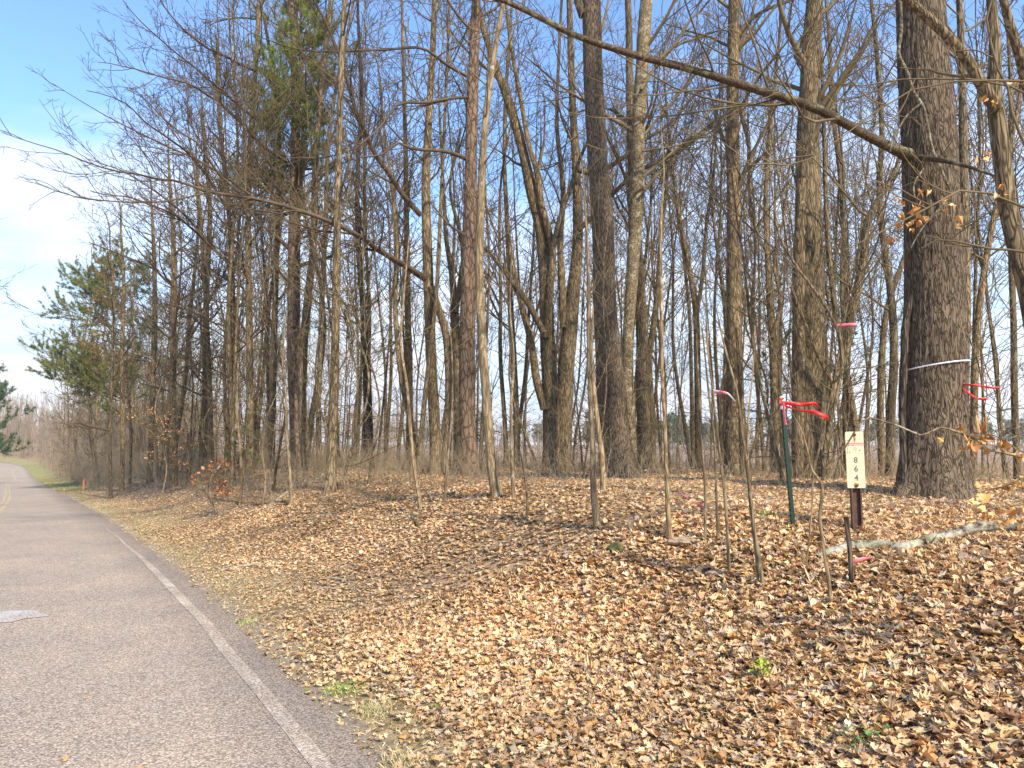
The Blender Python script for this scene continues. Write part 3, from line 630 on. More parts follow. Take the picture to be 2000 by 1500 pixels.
# edge trees whose boughs reach over the verge (left part of the picture)
EDGE = [
 ('sweetgum_tree', 'edge tree with layered boughs fanning left high above the verge', 20.5, [(488, 915, 15), (488, 800, 14), (487, 650, 13), (485, 450, 12), (488, 300, 11), (500, 120, 9), (508, -30, 7)],
  [([(560, 316, 7), (520, 290, 6.5), (470, 240, 6), (420, 195, 5), (375, 165, 4), (320, 150, 3), (255, 130, 2.2), (190, 125, 1.2)], [20, 19, 18, 17, 16.5, 16, 15.5, 15], 1.6),
   ([(500, 140, 6), (450, 115, 5), (400, 90, 4), (350, 50, 3), (310, 0, 2.4), (280, -60, 1.5)], [20, 19, 18, 17.4, 17, 16.6], 1.6),
   ([(496, 230, 6), (440, 185, 5), (390, 140, 4), (330, 95, 3), (285, 50, 2.2), (240, 0, 1.5)], [20, 18.6, 17.6, 17, 16.5, 16], 1.6)]),
 ('sweetgum_tree', 'slender edge tree with a long rising bough left of the twin trunks', 24, [(448, 905, 12), (450, 800, 11), (455, 650, 11), (452, 500, 10), (444, 380, 9), (430, 250, 8), (425, 100, 6)],
  [([(450, 420, 6), (400, 340, 5), (350, 285, 4), (290, 240, 3), (240, 200, 2.2), (170, 175, 1.4)], [23, 21, 19.5, 18.5, 17.5, 17], 1.6),
   ([(452, 520, 6), (400, 470, 5), (340, 420, 4), (270, 390, 3), (180, 375, 2)], [23, 21.5, 20, 19, 18], 1.5)]),
 ('maple_tree', 'edge tree dividing into thin upright leaders left of the low bough tip', 27, [(398, 920, 13), (400, 800, 12), (402, 650, 12), (405, 520, 11), (410, 420, 9), (402, 300, 7), (395, 210, 4)], [([(405, 470, 5), (360, 420, 4), (300, 370, 3), (230, 330, 2), (170, 310, 1.5)], [26, 25, 24, 23, 22], 1.3)]),
 ('maple_tree', 'grey edge tree standing closest to the verge below the bough tips', 25, [(340, 952, 13), (338, 850, 12), (338, 720, 12), (340, 560, 10), (337, 430, 8), (330, 330, 5)], [([(338, 560, 5), (290, 520, 4), (240, 500, 3), (170, 470, 2)], [24.5, 24, 23.5, 23], 1.3)]),
 ('oak_tree', 'slim edge tree right of the rust leaved oak', 29, [(292, 945, 11), (296, 850, 10), (300, 720, 10), (303, 600, 9), (300, 480, 7), (296, 400, 4)], []),
 ('sweetgum_tree', 'thin pale stem with one low broken branch pointing left', 27, [(217, 958, 7), (215, 880, 6), (217, 800, 6), (220, 680, 5), (222, 560, 4), (215, 480, 3)], [([(215, 841, 5), (190, 836, 4.5), (165, 830, 4), (150, 827, 3), (135, 830, 2)], [27, 26.6, 26.3, 26, 25.8], .3)]),
 ('sweetgum_tree', 'thin stem directly right of the broken branch stem', 30, [(238, 950, 9), (240, 850, 8), (238, 700, 8), (242, 560, 6), (236, 440, 4)], []),
 ('maple_tree', 'slim trunk with sparse orange leaves clinging to its lower twigs', 24, [(415, 945, 10), (412, 850, 10), (408, 700, 9), (400, 560, 8), (392, 430, 7), (385, 330, 5)], []),
]
for i, (nm, lb, d_, path, ex) in enumerate(EDGE):
    tp = 15 if path[-1][1] < 0 or i < 2 else at(path[-1][0], path[-1][1], d_)[2] + 1.5
    hero(nm, lb, 'tree', d_, path, 'bark', R_(30 + i), sides=12, top=tp, limbs=30 if i < 4 else 20, dens=1.2, limb_z=(3.2, tp), az=BRANCH_ROAD, azs=2.4, lf=(1.2, 3.4) if i < 4 else (.8, 2.2), el=(.1, .9), extra=ex, twm='twig_edge', tip=.005)
# mid right trees
MID = [
 ('hickory_tree', 'crooked trunk curving right with pink tape tied across it', 13.5, [(1618, 900, 14), (1622, 800, 13), (1632, 740, 15), (1652, 680, 16), (1664, 610, 17), (1676, 560, 17), (1688, 500, 16), (1692, 440, 14), (1722, 380, 11), (1744, 345, 8), (1770, 250, 6)], 'bark'),
 ('poplar_tree', 'slim trunk just left of the big rough oak', 18, [(1738, 925, 18), (1740, 820, 17), (1746, 700, 16), (1742, 600, 14), (1730, 500, 13), (1718, 400, 12), (1722, 250, 10), (1712, 100, 9), (1700, -20, 7)], 'bark'),
 ('maple_tree', 'forked trunk rising left beside the slim trunk near the big oak', 20, [(1722, 915, 14), (1720, 800, 13), (1722, 700, 13), (1732, 610, 11), (1760, 520, 9), (1790, 440, 7)], 'bark'),
 ('sweetgum_tree', 'twin topped trunk standing alone between the two straight poplars', 21, [(1365, 915, 15), (1363, 800, 14), (1362, 700, 13), (1358, 600, 12), (1345, 520, 10), (1330, 440, 8), (1310, 300, 6), (1300, 180, 4)], 'bark'),
 ('sweetgum_tree', 'thin trunk with a right hand fork beyond the green post tip', 19, [(1512, 925, 15), (1512, 820, 14), (1510, 700, 15), (1504, 600, 13), (1500, 520, 11), (1495, 400, 9), (1505, 250, 8), (1520, 100, 6), (1530, -20, 4)], 'bark'),
 ('oak_tree', 'tall thin trunk seen just right of the seamed poplar', 22, [(1655, 915, 14), (1652, 800, 13), (1655, 650, 13), (1650, 500, 12), (1642, 350, 10), (1625, 200, 9), (1618, 50, 7), (1610, -30, 5)], 'bark'),
 ('sweetgum_tree', 'slim trunk leaning right beyond the big oak', 16, [(1898, 930, 15), (1902, 820, 14), (1905, 700, 14), (1918, 560, 12), (1940, 430, 11), (1965, 320, 9), (1990, 200, 7)], 'bark'),
 ('poplar_tree', 'pale trunk behind the right shoulder of the big oak', 13, [(1872, 940, 22), (1880, 800, 20), (1885, 600, 20), (1883, 400, 18), (1880, 200, 15), (1876, 50, 13), (1872, -30, 11)], 'bark'),
 ('poplar_tree', 'furthest right slender trunk standing upright in the open', 17, [(1988, 930, 14), (1982, 800, 13), (1980, 650, 12), (1975, 500, 11), (1972, 350, 10), (1975, 200, 8), (1968, 50, 6)], 'bark'),
 ('maple_tree', 'trunk forking in a tall Y left of the reddish pine', 22, [(893, 915, 17), (893, 800, 15), (892, 690, 15), (888, 600, 15), (882, 530, 12), (872, 470, 9), (868, 400, 7), (860, 250, 5)], 'bark'),
 ('oak_tree', 'mossy dark trunk in front of the cedar sprays', 20, [(722, 915, 17), (718, 820, 15), (714, 700, 14), (708, 580, 12), (700, 480, 11), (698, 350, 9), (706, 200, 8), (700, 50, 6)], 'dark'),
 ('poplar_tree', 'clean straight trunk between the mossy dark trunk and the low bough', 22, [(800, 915, 15), (800, 800, 14), (797, 650, 13), (795, 500, 12), (793, 350, 10), (790, 200, 8), (786, 50, 6)], 'bark'),
 ('oak_tree', 'leaning slim trunk just left of the low bough tree', 18.5, [(822, 925, 13), (805, 840, 12), (788, 760, 11), (778, 690, 10), (772, 600, 9), (776, 500, 8), (768, 380, 7), (750, 250, 5)], 'bark'),
 ('sweetgum_tree', 'paired slender stem close left of the straight bank trunk', 19, [(625, 925, 12), (622, 820, 11), (625, 700, 10), (630, 560, 10), (636, 430, 9), (640, 300, 8), (655, 180, 7), (680, 60, 5)], 'bark'),
 ('sweetgum_tree', 'slim stem showing between the tall pine and the fanning edge tree', 22, [(530, 915, 14), (532, 800, 13), (536, 650, 12), (540, 500, 11), (545, 350, 10), (540, 200, 8), (520, 60, 6), (505, -20, 4)], 'bark'),
 ('maple_tree', 'slim trunk midway between the smooth tan trunk and the blackened limb', 21, [(1010, 915, 12), (1008, 800, 12), (1003, 680, 11), (996, 560, 10), (990, 430, 9), (985, 300, 8), (990, 150, 7), (1000, 0, 5)], 'bark'),
 ('maple_tree', 'grey forked trunk with a wide crown right of the dark hidden trunk', 21, [(1275, 915, 15), (1272, 800, 14), (1268, 700, 13), (1276, 640, 12), (1285, 560, 10), (1290, 470, 8), (1300, 380, 6)], 'bark'),
]
for i, (nm, lb, d_, path, bm_) in enumerate(MID):
    st_ = []
    if 'twin topped' in lb: st_ = [([(1360, 620, 9), (1372, 540, 8), (1380, 440, 7), (1395, 330, 5), (1400, 200, 3)], 21, 6)]
    if 'tall Y' in lb: st_ = [([(890, 610, 12), (900, 545, 11), (905, 500, 9), (895, 440, 8), (880, 380, 6), (900, 250, 4)], 21.8, 6)]
    if 'right hand fork' in lb: st_ = [([(1508, 660, 9), (1525, 590, 7), (1512, 520, 6), (1530, 430, 5), (1545, 300, 4)], 18.9, 5)]
    if 'curving right' in lb: st_ = [([(1628, 750, 9), (1600, 700, 8), (1575, 640, 7), (1545, 560, 6)], 13.5, 3)]
    tp = 17 if path[-1][1] < 60 else at(path[-1][0], path[-1][1], d_)[2] + 3
    hero(nm, lb, 'tree', d_, path, bm_, R_(60 + i), sides=14, top=tp, limbs=16, limb_z=(4.5, tp), lf=(1.2, 3.2), el=(.4, 1.1), stems=st_, tip=.005)
# the near tree on the right: trunk leaves the frame, heavy limb crosses in front of the oak
hero('oak_tree', 'crooked near tree at the right edge with a heavy limb crossing the big oak', 'tree', 6.4,
    [(2085, 1010, 42), (2060, 850, 38), (2030, 700, 36), (2005, 560, 35), (1985, 480, 34), (1968, 400, 34), (1958, 320, 33), (1948, 240, 32), (1942, 180, 28), (1944, 90, 22), (1936, 0, 18), (1930, -80, 14)], 'bark', R_(90), sides=24, limbs=5, limb_z=(6, 9), top=9.5, lf=(1, 2.2), ksp=.06,
    stems=[([(1948, 215, 26), (1915, 160, 24), (1885, 110, 22), (1850, 70, 20), (1812, 35, 19), (1775, 2, 18), (1740, -30, 16), (1660, -90, 12)], 6.3, 2),
           ([(2012, 600, 26), (2030, 400, 22), (1995, 120, 20), (1970, 40, 17), (1955, -20, 14)], [6.4, 6.0, 5.6, 5.5, 5.4], 2)],
    extra=[([(2040, 200, 5), (1960, 165, 4), (1870, 155, 4), (1760, 158, 3), (1640, 165, 2.4), (1560, 110, 1.4)], 5.5, .8), ([(2050, 420, 6), (1990, 400, 5), (1900, 370, 4.5), (1800, 420, 4), (1700, 470, 3), (1640, 500, 2)], [5.5, 5.4, 5.3, 5.2, 5.1, 5], .9),
           ([(2040, 500, 6), (1960, 488, 5), (1875, 470, 4), (1790, 485, 1.5)], 5.2, .6), ([(2010, 300, 6), (1960, 160, 5), (1925, 0, 4)], 5.2, .8), ([(2030, 160, 5), (1900, 155, 4), (1800, 165, 3.4), (1700, 230, 3), (1580, 300, 2), (1490, 330, 1)], 5.0, .8)])
def ground_at(px, py):
    ds = np.concatenate([np.arange(2.2, 30, .03), np.arange(30, 300, .5)])
    P = np.array([at(px, py, d_) for d_ in ds]); g_ = H(P[:, 0], P[:, 1]); k_ = np.argmax(P[:, 2] < g_)
    return np.array([P[k_, 0], P[k_, 1], g_[k_]])

# ---- evergreen foliage
def pine_foliage(root, pts, rr, z0, z1, Lr, rng, n=40, dens=1.0, cols=((.10, .15, .035), (.07, .115, .03), (.17, .21, .05)), el=(-.05, .6), az=None, azs=PI, ln=.17, tn=11, wd=.007, shape=None, bias=None, name='foliage'):
    P, D, L, R = along(pts, rr, 1.0, n, z0, z1, rng, az, azs, el, Lr)
    if shape is not None: L = L * np.interp((P[:, 2] - z0) / (z1 - z0), *shape)
    a = Acc(); pt = walk(P, D, L, 7, .1, .05, rng); r1 = taper(R, 7, .006); V, Fc = tube_block(pt, r1, 4); a.add(V, Fc)
    P2, D2, L2, R2 = kids(pt, r1, L, 3.4 * L, .3, 1, .4, 1.1, .45, rng, .006, .25); L2 = np.clip(L2, .25, 1.6)
    pt2 = walk(P2, D2, L2, 4, .12, .12, rng); r2 = taper(R2, 4, .005); V, Fc = tube_block(pt2, r2, 3); a.add(V, Fc)
    a.build('crown', M['twig'], root)
    P3, D3, L3, R3 = kids(pt2, r2, L2, 9 * dens * np.maximum(L2, .5), .25, 1.0, .1, 1.2, .2, rng, .004, .25)
    e = pt2[:, -1]; ed = pt2[:, -1] - pt2[:, -2]
    f = Acc(); needles(f, np.concatenate([P3, e]), np.concatenate([D3, ed]), rng, tn, ln, wd, cols)
    f.build(name, M['needle'], root, smooth=False)
def simple_tree(name, label, px, d, top_py, wpx, rng, barkm='bark', lean=0.0, group=None, cat='tree'):
    b0 = at(px, 900, d); b0[2] = Hs(b0[0], b0[1]) - .03
    t0 = at(px + lean, top_py, d)
    root = empty(name, b0, label, cat, group)
    K = 16; P = np.linspace(b0, t0, 5); P[1:4] += rng.normal(0, .12, (3, 3)) * [1, 1, 0]
    q = spline(np.concatenate([P, np.linspace(wpx * d / F / 2, .012, 5)[:, None]], 1), K * 2)
    pts = q[:, :3] - b0; V, Fc = trunk_mesh(pts, np.maximum(q[:, 3], .008), 10, rng, .04, .3, .05)
    a = Acc(); a.add(V, Fc); a.build('trunk', M[barkm], root); return root, pts, np.maximum(q[:, 3], .008)
# the tall pine (traced above) gets its needle tufts
pr = [o for o in C.objects if o.get('label', '').startswith('tall pine with green')][0]
zb = pr.location.z; pp_ = np.array([[0, 0, z_] for z_ in np.linspace(0, 15, 40)]); pp_[:, 0] = np.interp(pp_[:, 2], [0, 8, 15], [-.1, -.2, -.25])
rg = R_(101)
pine_foliage(pr, pp_, np.full(40, .07), 6.8, 10.5, (1.2, 2.3), rg, 60, 1.2, el=(.2, .9), cols=((.20, .24, .06), (.15, .19, .05), (.30, .31, .08)), ln=.2)
pine_foliage(pr, pp_, np.full(40, .07), 10.2, 13.6, (.9, 1.8), rg, 64, 1.3, ln=.2, el=(.3, 1.0), cols=((.26, .30, .06), (.19, .25, .05), (.38, .40, .09)))
pine_foliage(pr, pp_, np.full(40, .08), 7.0, 8.6, (1.6, 2.5), rg, 14, .8, el=(-.1, .3), az=-1.5, azs=.8)
# pine at the left end of the woods, its boughs in flat shelves over the verge
root, pts, rr = simple_tree('pine_tree', 'green pine with flat shelf like boughs reaching over the verge at the left', 262, 42, 512, 11, rg, 'pine')
zt = pts[:, 2].max()
pine_foliage(root, pts, rr, 3.6, zt - .3, (2.6, 4.9), rg, 56, 1.7, el=(-.02, .24), az=BRANCH_ROAD - .2, azs=1.1, ln=.17, wd=.0065, tn=17, shape=([0, .55, 1], [1.15, 1.0, .55]), cols=((.23, .25, .07), (.17, .195, .06), (.31, .31, .10)))
root, pts, rr = simple_tree('pine_tree', 'second pine rising behind the shelf boughed pine', 300, 50, 520, 10, rg, 'pine')
pine_foliage(root, pts, rr, 6, pts[:, 2].max() - .2, (1.5, 3), rg, 34, .8, el=(0, .4), az=BRANCH_ROAD, azs=2.2, ln=.24, wd=.014, cols=((.15, .20, .07), (.11, .155, .06)))
# left side of the road
root, pts, rr = simple_tree('pine_tree', 'pine on the far side of the road at the left edge', -55, 60, 690, 12, rg, 'pine')
pine_foliage(root, pts, rr, 1.0, pts[:, 2].max() - .2, (2.6, 5), rg, 80, .9, el=(-.1, .3), ln=.28, wd=.016, shape=([0, 1], [1.25, .3]), cols=((.15, .20, .09), (.12, .16, .08)))
root, pts, rr = simple_tree('maple_tree', 'bare tree left of the road whose twigs just enter the view', -190, 30, 330, 12, rg)
a = Acc(); P, D, L, R = along(pts, rr, 1.0, 34, 3.2, 9, rg, 1.4, 1.5, (.1, .9), (2.5, 4.4))
crown_grow(a, P, D, L, R, rg, [(2.2, .4, 1.0, .5, .08), (3.2, .4, 1.0, .5, .05), (3, .4, 1.0, .5, .02)], tip=.006); a.build('crown', M['twig_edge'], root)
for px_, d_, ty, lb in ((1645, 17, 560, 'dark green cedar growing behind the trunk with the pink tape'), (690, 19.5, 560, 'dark cedar sprays behind the mossy dark trunk'), (1515, 20, 600, 'slight cedar left of the green post top'), (905, 21, 800, 'small young cedar at the foot of the reddish pine'), (470, 20, 850, 'low bright green evergreen sapling at the left edge of the bank')):
    root, pts, rr = simple_tree('cedar_tree', lb, px_, d_, ty, 5, rg)
    zt = pts[:, 2].max(); z0 = max(.3, zt - 2.6)
    gr = ((.10, .20, .05), (.13, .24, .06)) if 'bright' in lb else ((.07, .095, .045), (.09, .12, .05), (.055, .075, .04))
    pine_foliage(root, pts, rr, z0, zt, (.5, 1.3) if ty < 700 else (.25, .5), rg, 26 if ty < 700 else 14, .55, el=(.1, .7), ln=.09, wd=.006, tn=12, cols=gr)

# ---- marcescent (rust coloured) leaves on twigs of small oaks
def rust_tree(label, px, d, top, rng, pxr, n, pal=RUST, size=(.06, .11), nm='oak_sapling', zr_=None, Lr=(1.0, 2.2), az=None, azs=PI, wpx=5):
    root, pts, rr = simple_tree(nm, label, px, d, top, wpx, rng, 'bark' if wpx > 4 else 'sapling')
    zt = pts[:, 2].max(); z0, z1 = zr_ or (zt * .4, zt * .95)
    P, D, L, R = along(pts, rr, 1.0, 26, z0, z1, rng, az, azs, (.0, .6), Lr); a = Acc()
    tips = crown_grow(a, P, D, L, R, rng, [(2.6, .4, 1.0, .5, .06), (3.6, .4, 1.0, .5, .03)], tip=.005); a.build('crown', M['twig'], root)
    q = tips.reshape(-1, 3); q = q[rng.integers(0, len(q), n)] + rng.normal(0, .04, (n, 3))
    f = Acc(); leaves(f, q, rng.uniform(*size, n), 1.2, rng, SIMPLE, leafcol(n, rng, pal, np.ones(len(pal))), 1.6); f.build('leaves', M['leaf'], root, smooth=False)
rust_tree('small oak holding rust coloured leaves beside the shelf boughed pine', 255, 33, 520, rg, 0, 900, Lr=(1.2, 2.8), az=BRANCH_ROAD, azs=1.8, zr_=(4.2, 8.2), size=(.06, .11), wpx=6)
rust_tree('thin oak with faded orange leaves low in the left thicket', 318, 22, 740, rg, 0, 300, pal=np.array([[.60, .30, .13], [.50, .22, .08], [.66, .38, .20]]), Lr=(.5, 1.2), zr_=(.8, 2.4), wpx=3, size=(.04, .075))
rust_tree('little oak sapling with curled rust leaves on the left slope of the bank', 432, 15.5, 862, rg, 0, 130, Lr=(.25, .6), zr_=(.25, 1.0), size=(.05, .09), wpx=3)
rust_tree('tall thin oak with a few rust leaves scattered through it', 372, 26, 560, rg, 0, 260, Lr=(.8, 1.6), zr_=(2, 6), wpx=5)

# ---- the rest of the wood: shared tree forms, each standing as its own tree
def make_form(i, hgt, dia, rng, dens=1.0, fork=True, tip=.006, low=.35):
    K = 40; z = np.linspace(0, 1, K); a_ = rng.uniform(0, 6.28); lean = rng.uniform(.0, .07)
    wb = np.stack([noise3(z * 3.5, 0, i * 7.1, 20) * .28 + lean * hgt * z * math.cos(a_) , noise3(z * 3.5, 5, i * 7.1, 21) * .28 + lean * hgt * z * math.sin(a_)], 1)
    wb -= wb[0]
    pts = np.concatenate([wb, (z * hgt)[:, None]], 1); rr = np.maximum(dia / 2 * (1 - z) ** .8, .012)
    t_ = Acc(); V, Fc = trunk_mesh(pts, rr, 9, rng, .04, .35, .06); t_.add(V, Fc)
    a = Acc()
    if fork:
        nf = rng.integers(1, 4); P, D, L, R = along(pts, rr, hgt, nf, hgt * .3, hgt * .6, rng, None, PI, (1.05, 1.3), (.35, .5), .75)
        pt = walk(P, D, L, 14, .05, .10, rng); r1 = taper(R, 14, .01); V, Fc = tube_block(pt, r1, 7); t_.add(V, Fc)
        P, D, L, R = kids(pt, r1, L, np.full(len(L), 9.), .1, .98, .4, 1.0, .3, rng, .008, .2)
        crown_grow(a, P, D, L, R, rng, [(2.2 * dens, .4, 1.1, .5, .1), (3. * dens, .4, 1.1, .5, .05)], tip=tip, sides=(4, 3, 3, 3))
    n = int(26 * dens)
    P, D, L, R = along(pts, rr, 1, n, hgt * low, hgt * .97, rng, None, PI, (.35, 1.15), (.8, 3.2), .45)
    L *= np.interp(P[:, 2] / hgt, [low, .6, 1], [.8, 1.1, .45])
    crown_grow(a, P, D, L, R, rng, [(2.4 * dens, .4, 1.1, .55, .1), (3.2 * dens, .4, 1.15, .5, .06), (2.6 * dens, .4, 1.2, .5, .02)], tip=tip, sides=(5, 3, 3, 3))
    n = int(10); P, D, L, R = along(pts, rr, 1, n, hgt * .06, hgt * low, rng, None, PI, (-.1, .6), (.5, 1.6), .25)
    crown_grow(a, P, D, L, R, rng, [(2.4, .4, 1.1, .5, .0), (2.4, .4, 1.1, .5, .0)], tip=tip * .8, sides=(3, 3, 3, 3))
    def fin(acc, nm, m):
        o = acc.build(nm, m); me = o.data; bpy.data.objects.remove(o); return me
    return fin(t_, 'trunk', M['bark']), fin(a, 'crown', M['twig'])
rf = R_(300)
FORMS = [make_form(i, rf.uniform(13, 17.5), rf.uniform(.08, .18), rf, rf.uniform(.8, 1.15), i % 3 != 0) for i in range(12)]
SAPF = [make_form(20 + i, rf.uniform(4, 7), rf.uniform(.035, .07), rf, .6, i % 2 == 0, .004, .25) for i in range(6)]
REFS = [(170, 'the orange marker post'), (215, 'the broken branch stem'), (255, 'the rust leaved oak'), (292, 'the slim thicket oak'), (340, 'the grey edge tree nearest the verge'), (400, 'the edge tree with upright leaders'), (450, 'the slender long boughed edge tree'),
  (488, 'the fanning edge tree'), (530, 'the stem beside the tall pine'), (578, 'the tall green tufted pine'), (652, 'the straight bank trunk'), (718, 'the mossy dark trunk'), (798, 'the clean straight trunk'), (845, 'the low bough maple'), (915, 'the reddish pine'), (955, 'the smooth tan trunk'),
  (1008, 'the slim middle maple'), (1068, 'the blackened limb oak'), (1108, 'the broad shadowed trunk'), (1190, 'the lichen spotted oak'), (1235, 'the pale mottled trunk'), (1298, 'the straight pale sapling'), (1362, 'the twin topped trunk'), (1433, 'the straight grey poplar'), (1535, 'the green post'),
  (1583, 'the seamed poplar'), (1675, 'the number sign'), (1740, 'the slim poplar near the big oak'), (1826, 'the big rough oak'), (1905, 'the red tape by the big oak'), (1982, 'the rightmost slender trunk')]
USED = {}
def where(px, d_, sc, form, noun, thr):
    k_ = int(np.argmin([abs(px - q[0]) for q in REFS])); side = 'left' if px < REFS[k_][0] else 'right'
    dep = ('close' if d_ < thr[0] else 'standing' if d_ < thr[1] else 'far'); lb = f"{'forked' if form % 3 else 'unforked'} {'taller' if sc > thr[2] else 'slighter'} bare {noun} {dep} behind and {side} of {REFS[k_][1]}"
    return lb, f"bare {noun}s behind {REFS[k_][1]}"
placed = []
def put(forms, x, y, sc, rng, zones, name, catn, tilt=.03):
    fi = int(rng.integers(len(forms))); tm, cm_ = forms[fi]
    px = to_px([[x, y, 1.5]])[0][0]; z = Hs(x, y) - .03
    lb, gp = where(px, y, sc, fi, catn, zones)
    r = empty(name, (x, y, z), lb, catn, gp)
    for nm, me in (('trunk', tm), ('crown', cm_)):
        o = bpy.data.objects.new(nm, me); C.objects.link(o); o.parent = r
    r.rotation_mode = 'ZXY'; k_ = USED.get(lb, 0); USED[lb] = k_ + 1; ln_ = rng.normal(0, tilt)
    if k_ in (1, 2):
        ln_ = (.10, -.10)[k_ - 1]; wd_ = ('right-leaning', 'left-leaning')[k_ - 1]
        for q in ('taller', 'slighter'): lb = lb.replace(' ' + q + ' ', ' ' + wd_ + ' ')
        r['label'] = lb; USED[lb] = USED.get(lb, 0) + 1
    r.rotation_euler = (rng.normal(0, tilt), ln_, rng.uniform(0, 2 * PI)); r.scale = (sc * rng.uniform(.8, 1.25),) * 2 + (sc,)
    placed.append((x, y))
cnt = 0; tries = 0
while cnt < 168 and tries < 20000:
    tries += 1
    px = rf.uniform(450, 2080) if rf.random() < .66 else rf.uniform(135, 520)
    d_ = rf.uniform(17, 42) if px > 700 else rf.uniform(17, 75)
    x = (px - 1000) / F * d_; s_, t_ = st(x, d_); tr = t_ - float(edge(s_))
    if tr < 2.4 or tr > 34: continue
    if min([math.hypot(x - a_, d_ - b_) for a_, b_ in placed] + [9]) < .9: continue
    sc = rf.uniform(.8, 1.1) * (1.0 if s_ < 35 else .78)
    if px < 330: sc *= rf.uniform(.6, .85)
    put(FORMS, x, d_, sc, rf, (26, 38, .86), 'bare_tree', 'tree'); cnt += 1
cnt = 0
while cnt < 90:
    px = rf.uniform(180, 2050) if rf.random() < .6 else rf.uniform(180, 700)
    d_ = rf.uniform(11.5, 34); x = (px - 1000) / F * d_; s_, t_ = st(x, d_); tr = t_ - float(edge(s_))
    if tr < 2.6 or tr > 24 or math.hypot(px - 1680, 0) < 60 and d_ < 12: continue
    put(SAPF, x, d_, rf.uniform(.6, 1.15), rf, (16, 24, .85), 'bare_sapling', 'sapling', .09); cnt += 1

LEFTF = [make_form(40 + i, rf.uniform(9, 11.5), rf.uniform(.08, .13), rf, 1.05, i % 2 == 0, .008, .2) for i in range(4)]
cnt = 0
while cnt < 32:
    px = rf.uniform(112, 345); d_ = rf.uniform(32, 90); x = (px - 1000) / F * d_; s_, t_ = st(x, d_); tr = t_ - float(edge(s_))
    if tr < 1.9 or tr > 34: continue
    top_ = np.interp(px, [110, 180, 250, 350], [620, 480, 420, 380]) + rf.normal(0, 25); hh_ = (870 - top_) / F * d_ + 1.6 - Hs(x, d_)
    put(LEFTF, x, d_, min(hh_ / 10.2, 1.25), rf, (45, 65, .8), 'bare_tree', 'tree'); cnt += 1

# ---- undergrowth: briars, dead stems and twigs
def brush(acc, X, Y, Hh, rng, r0=.0035, sub=5, lean=.35, tint=None, k1=5):
    n = len(X); P = np.stack([X, Y, H(X, Y) - .02], 1); D = np.stack([rng.normal(0, lean, n), rng.normal(0, lean, n), np.ones(n)], 1)
    pt = walk(P, D, Hh, k1, .12, .02, rng, .12); r1 = taper(np.full(n, r0) * rng.uniform(.7, 1.6, n), k1, r0 * .5)
    V, Fc = tube_block(pt, r1, 3); acc.add(V, Fc)
    if sub:
        P2, D2, L2, R2 = kids(pt, r1, Hh, np.full(n, float(sub)), .2, 1, .4, 1.1, .5, rng, r0 * .5, .05)
        pt = walk(P2, D2, np.maximum(L2, .08), 3, .15, .03, rng); V, Fc = tube_block(pt, taper(R2, 3, r0 * .4), 3); acc.add(V, Fc)
ru = R_(500)
def scatter(n, d0, d1, px0, px1, tr0, tr1, rng, pw=1.0):
    xs = []; ys = []
    while sum(map(len, xs)) < n:
        d_ = d0 + (d1 - d0) * rng.random(n * 2) ** pw; px = rng.uniform(px0, px1, n * 2); x = (px - 1000) / F * d_; s_, t_ = st(x, d_); tr = t_ - edge(s_)
        k = (tr > tr0) & (tr < tr1); xs.append(x[k]); ys.append(d_[k])
    return np.concatenate(xs)[:n], np.concatenate(ys)[:n]
a = Acc()
X, Y = scatter(3300, 11, 40, 100, 2060, 4.4, 26, ru); brush(a, X, Y, ru.uniform(.2, 1.0, len(X)) ** 1.3, ru, .0035)
X, Y = scatter(2000, 12, 30, 150, 950, 2.4, 8, ru); brush(a, X, Y, ru.uniform(.15, .9, len(X)), ru, .0028)
X, Y = scatter(500, 6, 13, 700, 2050, 3.0, 9, ru); brush(a, X, Y, ru.uniform(.1, .45, len(X)), ru, .0016, 3)
X, Y = scatter(1300, 24, 75, 60, 420, 1.8, 12, ru); brush(a, X, Y, ru.uniform(.4, 1.8, len(X)), ru, .005)
a.build('undergrowth', M['brush']); tag(C.objects['undergrowth'], 'tangle of dead stems and briars between the trunks', kind='stuff')
a = Acc()
X, Y = scatter(2200, 50, 125, 40, 420, 1.8, 12, ru); brush(a, X, Y, ru.uniform(.8, 3.0, len(X)), ru, .011, 6, .25)
X, Y = scatter(900, 36, 110, 150, 330, 1.4, 5, ru); brush(a, X, Y, ru.uniform(.5, 1.7, len(X)), ru, .008, 6, .4)
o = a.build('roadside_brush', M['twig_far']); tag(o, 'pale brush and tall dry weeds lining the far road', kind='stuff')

# ---- far woods beyond the field and down the road
def mass(acc, X, Y, Hh, rng, r0, limbs=12, tw=5, sp=.3):
    n = len(X); P = np.stack([X, Y, H(X, Y) - .1], 1); D = np.stack([rng.normal(0, .06, n), rng.normal(0, .06, n), np.ones(n)], 1)
    pt = walk(P, D, Hh, 6, .05, .05, rng); r1 = taper(r0 * rng.uniform(.7, 1.6, n), 6, .3 * r0.mean())
    V, Fc = tube_block(pt, r1, 4); acc.add(V, Fc)
    P2, D2, L2, R2 = kids(pt, r1, Hh, np.full(n, float(limbs)), .12, 1, .3, 1.0, sp, rng, r0.mean() * .28, .3)
    pt = walk(P2, D2, np.maximum(L2, .3), 4, .1, .08, rng); r2 = taper(R2, 4, r0.mean() * .2); V, Fc = tube_block(pt, r2, 3); acc.add(V, Fc)
    P2, D2, L2, R2 = kids(pt, r2, L2, np.full(len(L2), float(tw)), .1, 1, .3, 1.1, .55, rng, r0.mean() * .18, .2)
    pt = walk(P2, D2, np.maximum(L2, .3), 2, .1, .05, rng); V, Fc = tube_block(pt, taper(R2, 2, r0.mean() * .12), 3); acc.add(V, Fc)
a = Acc(); r9 = R_(600)
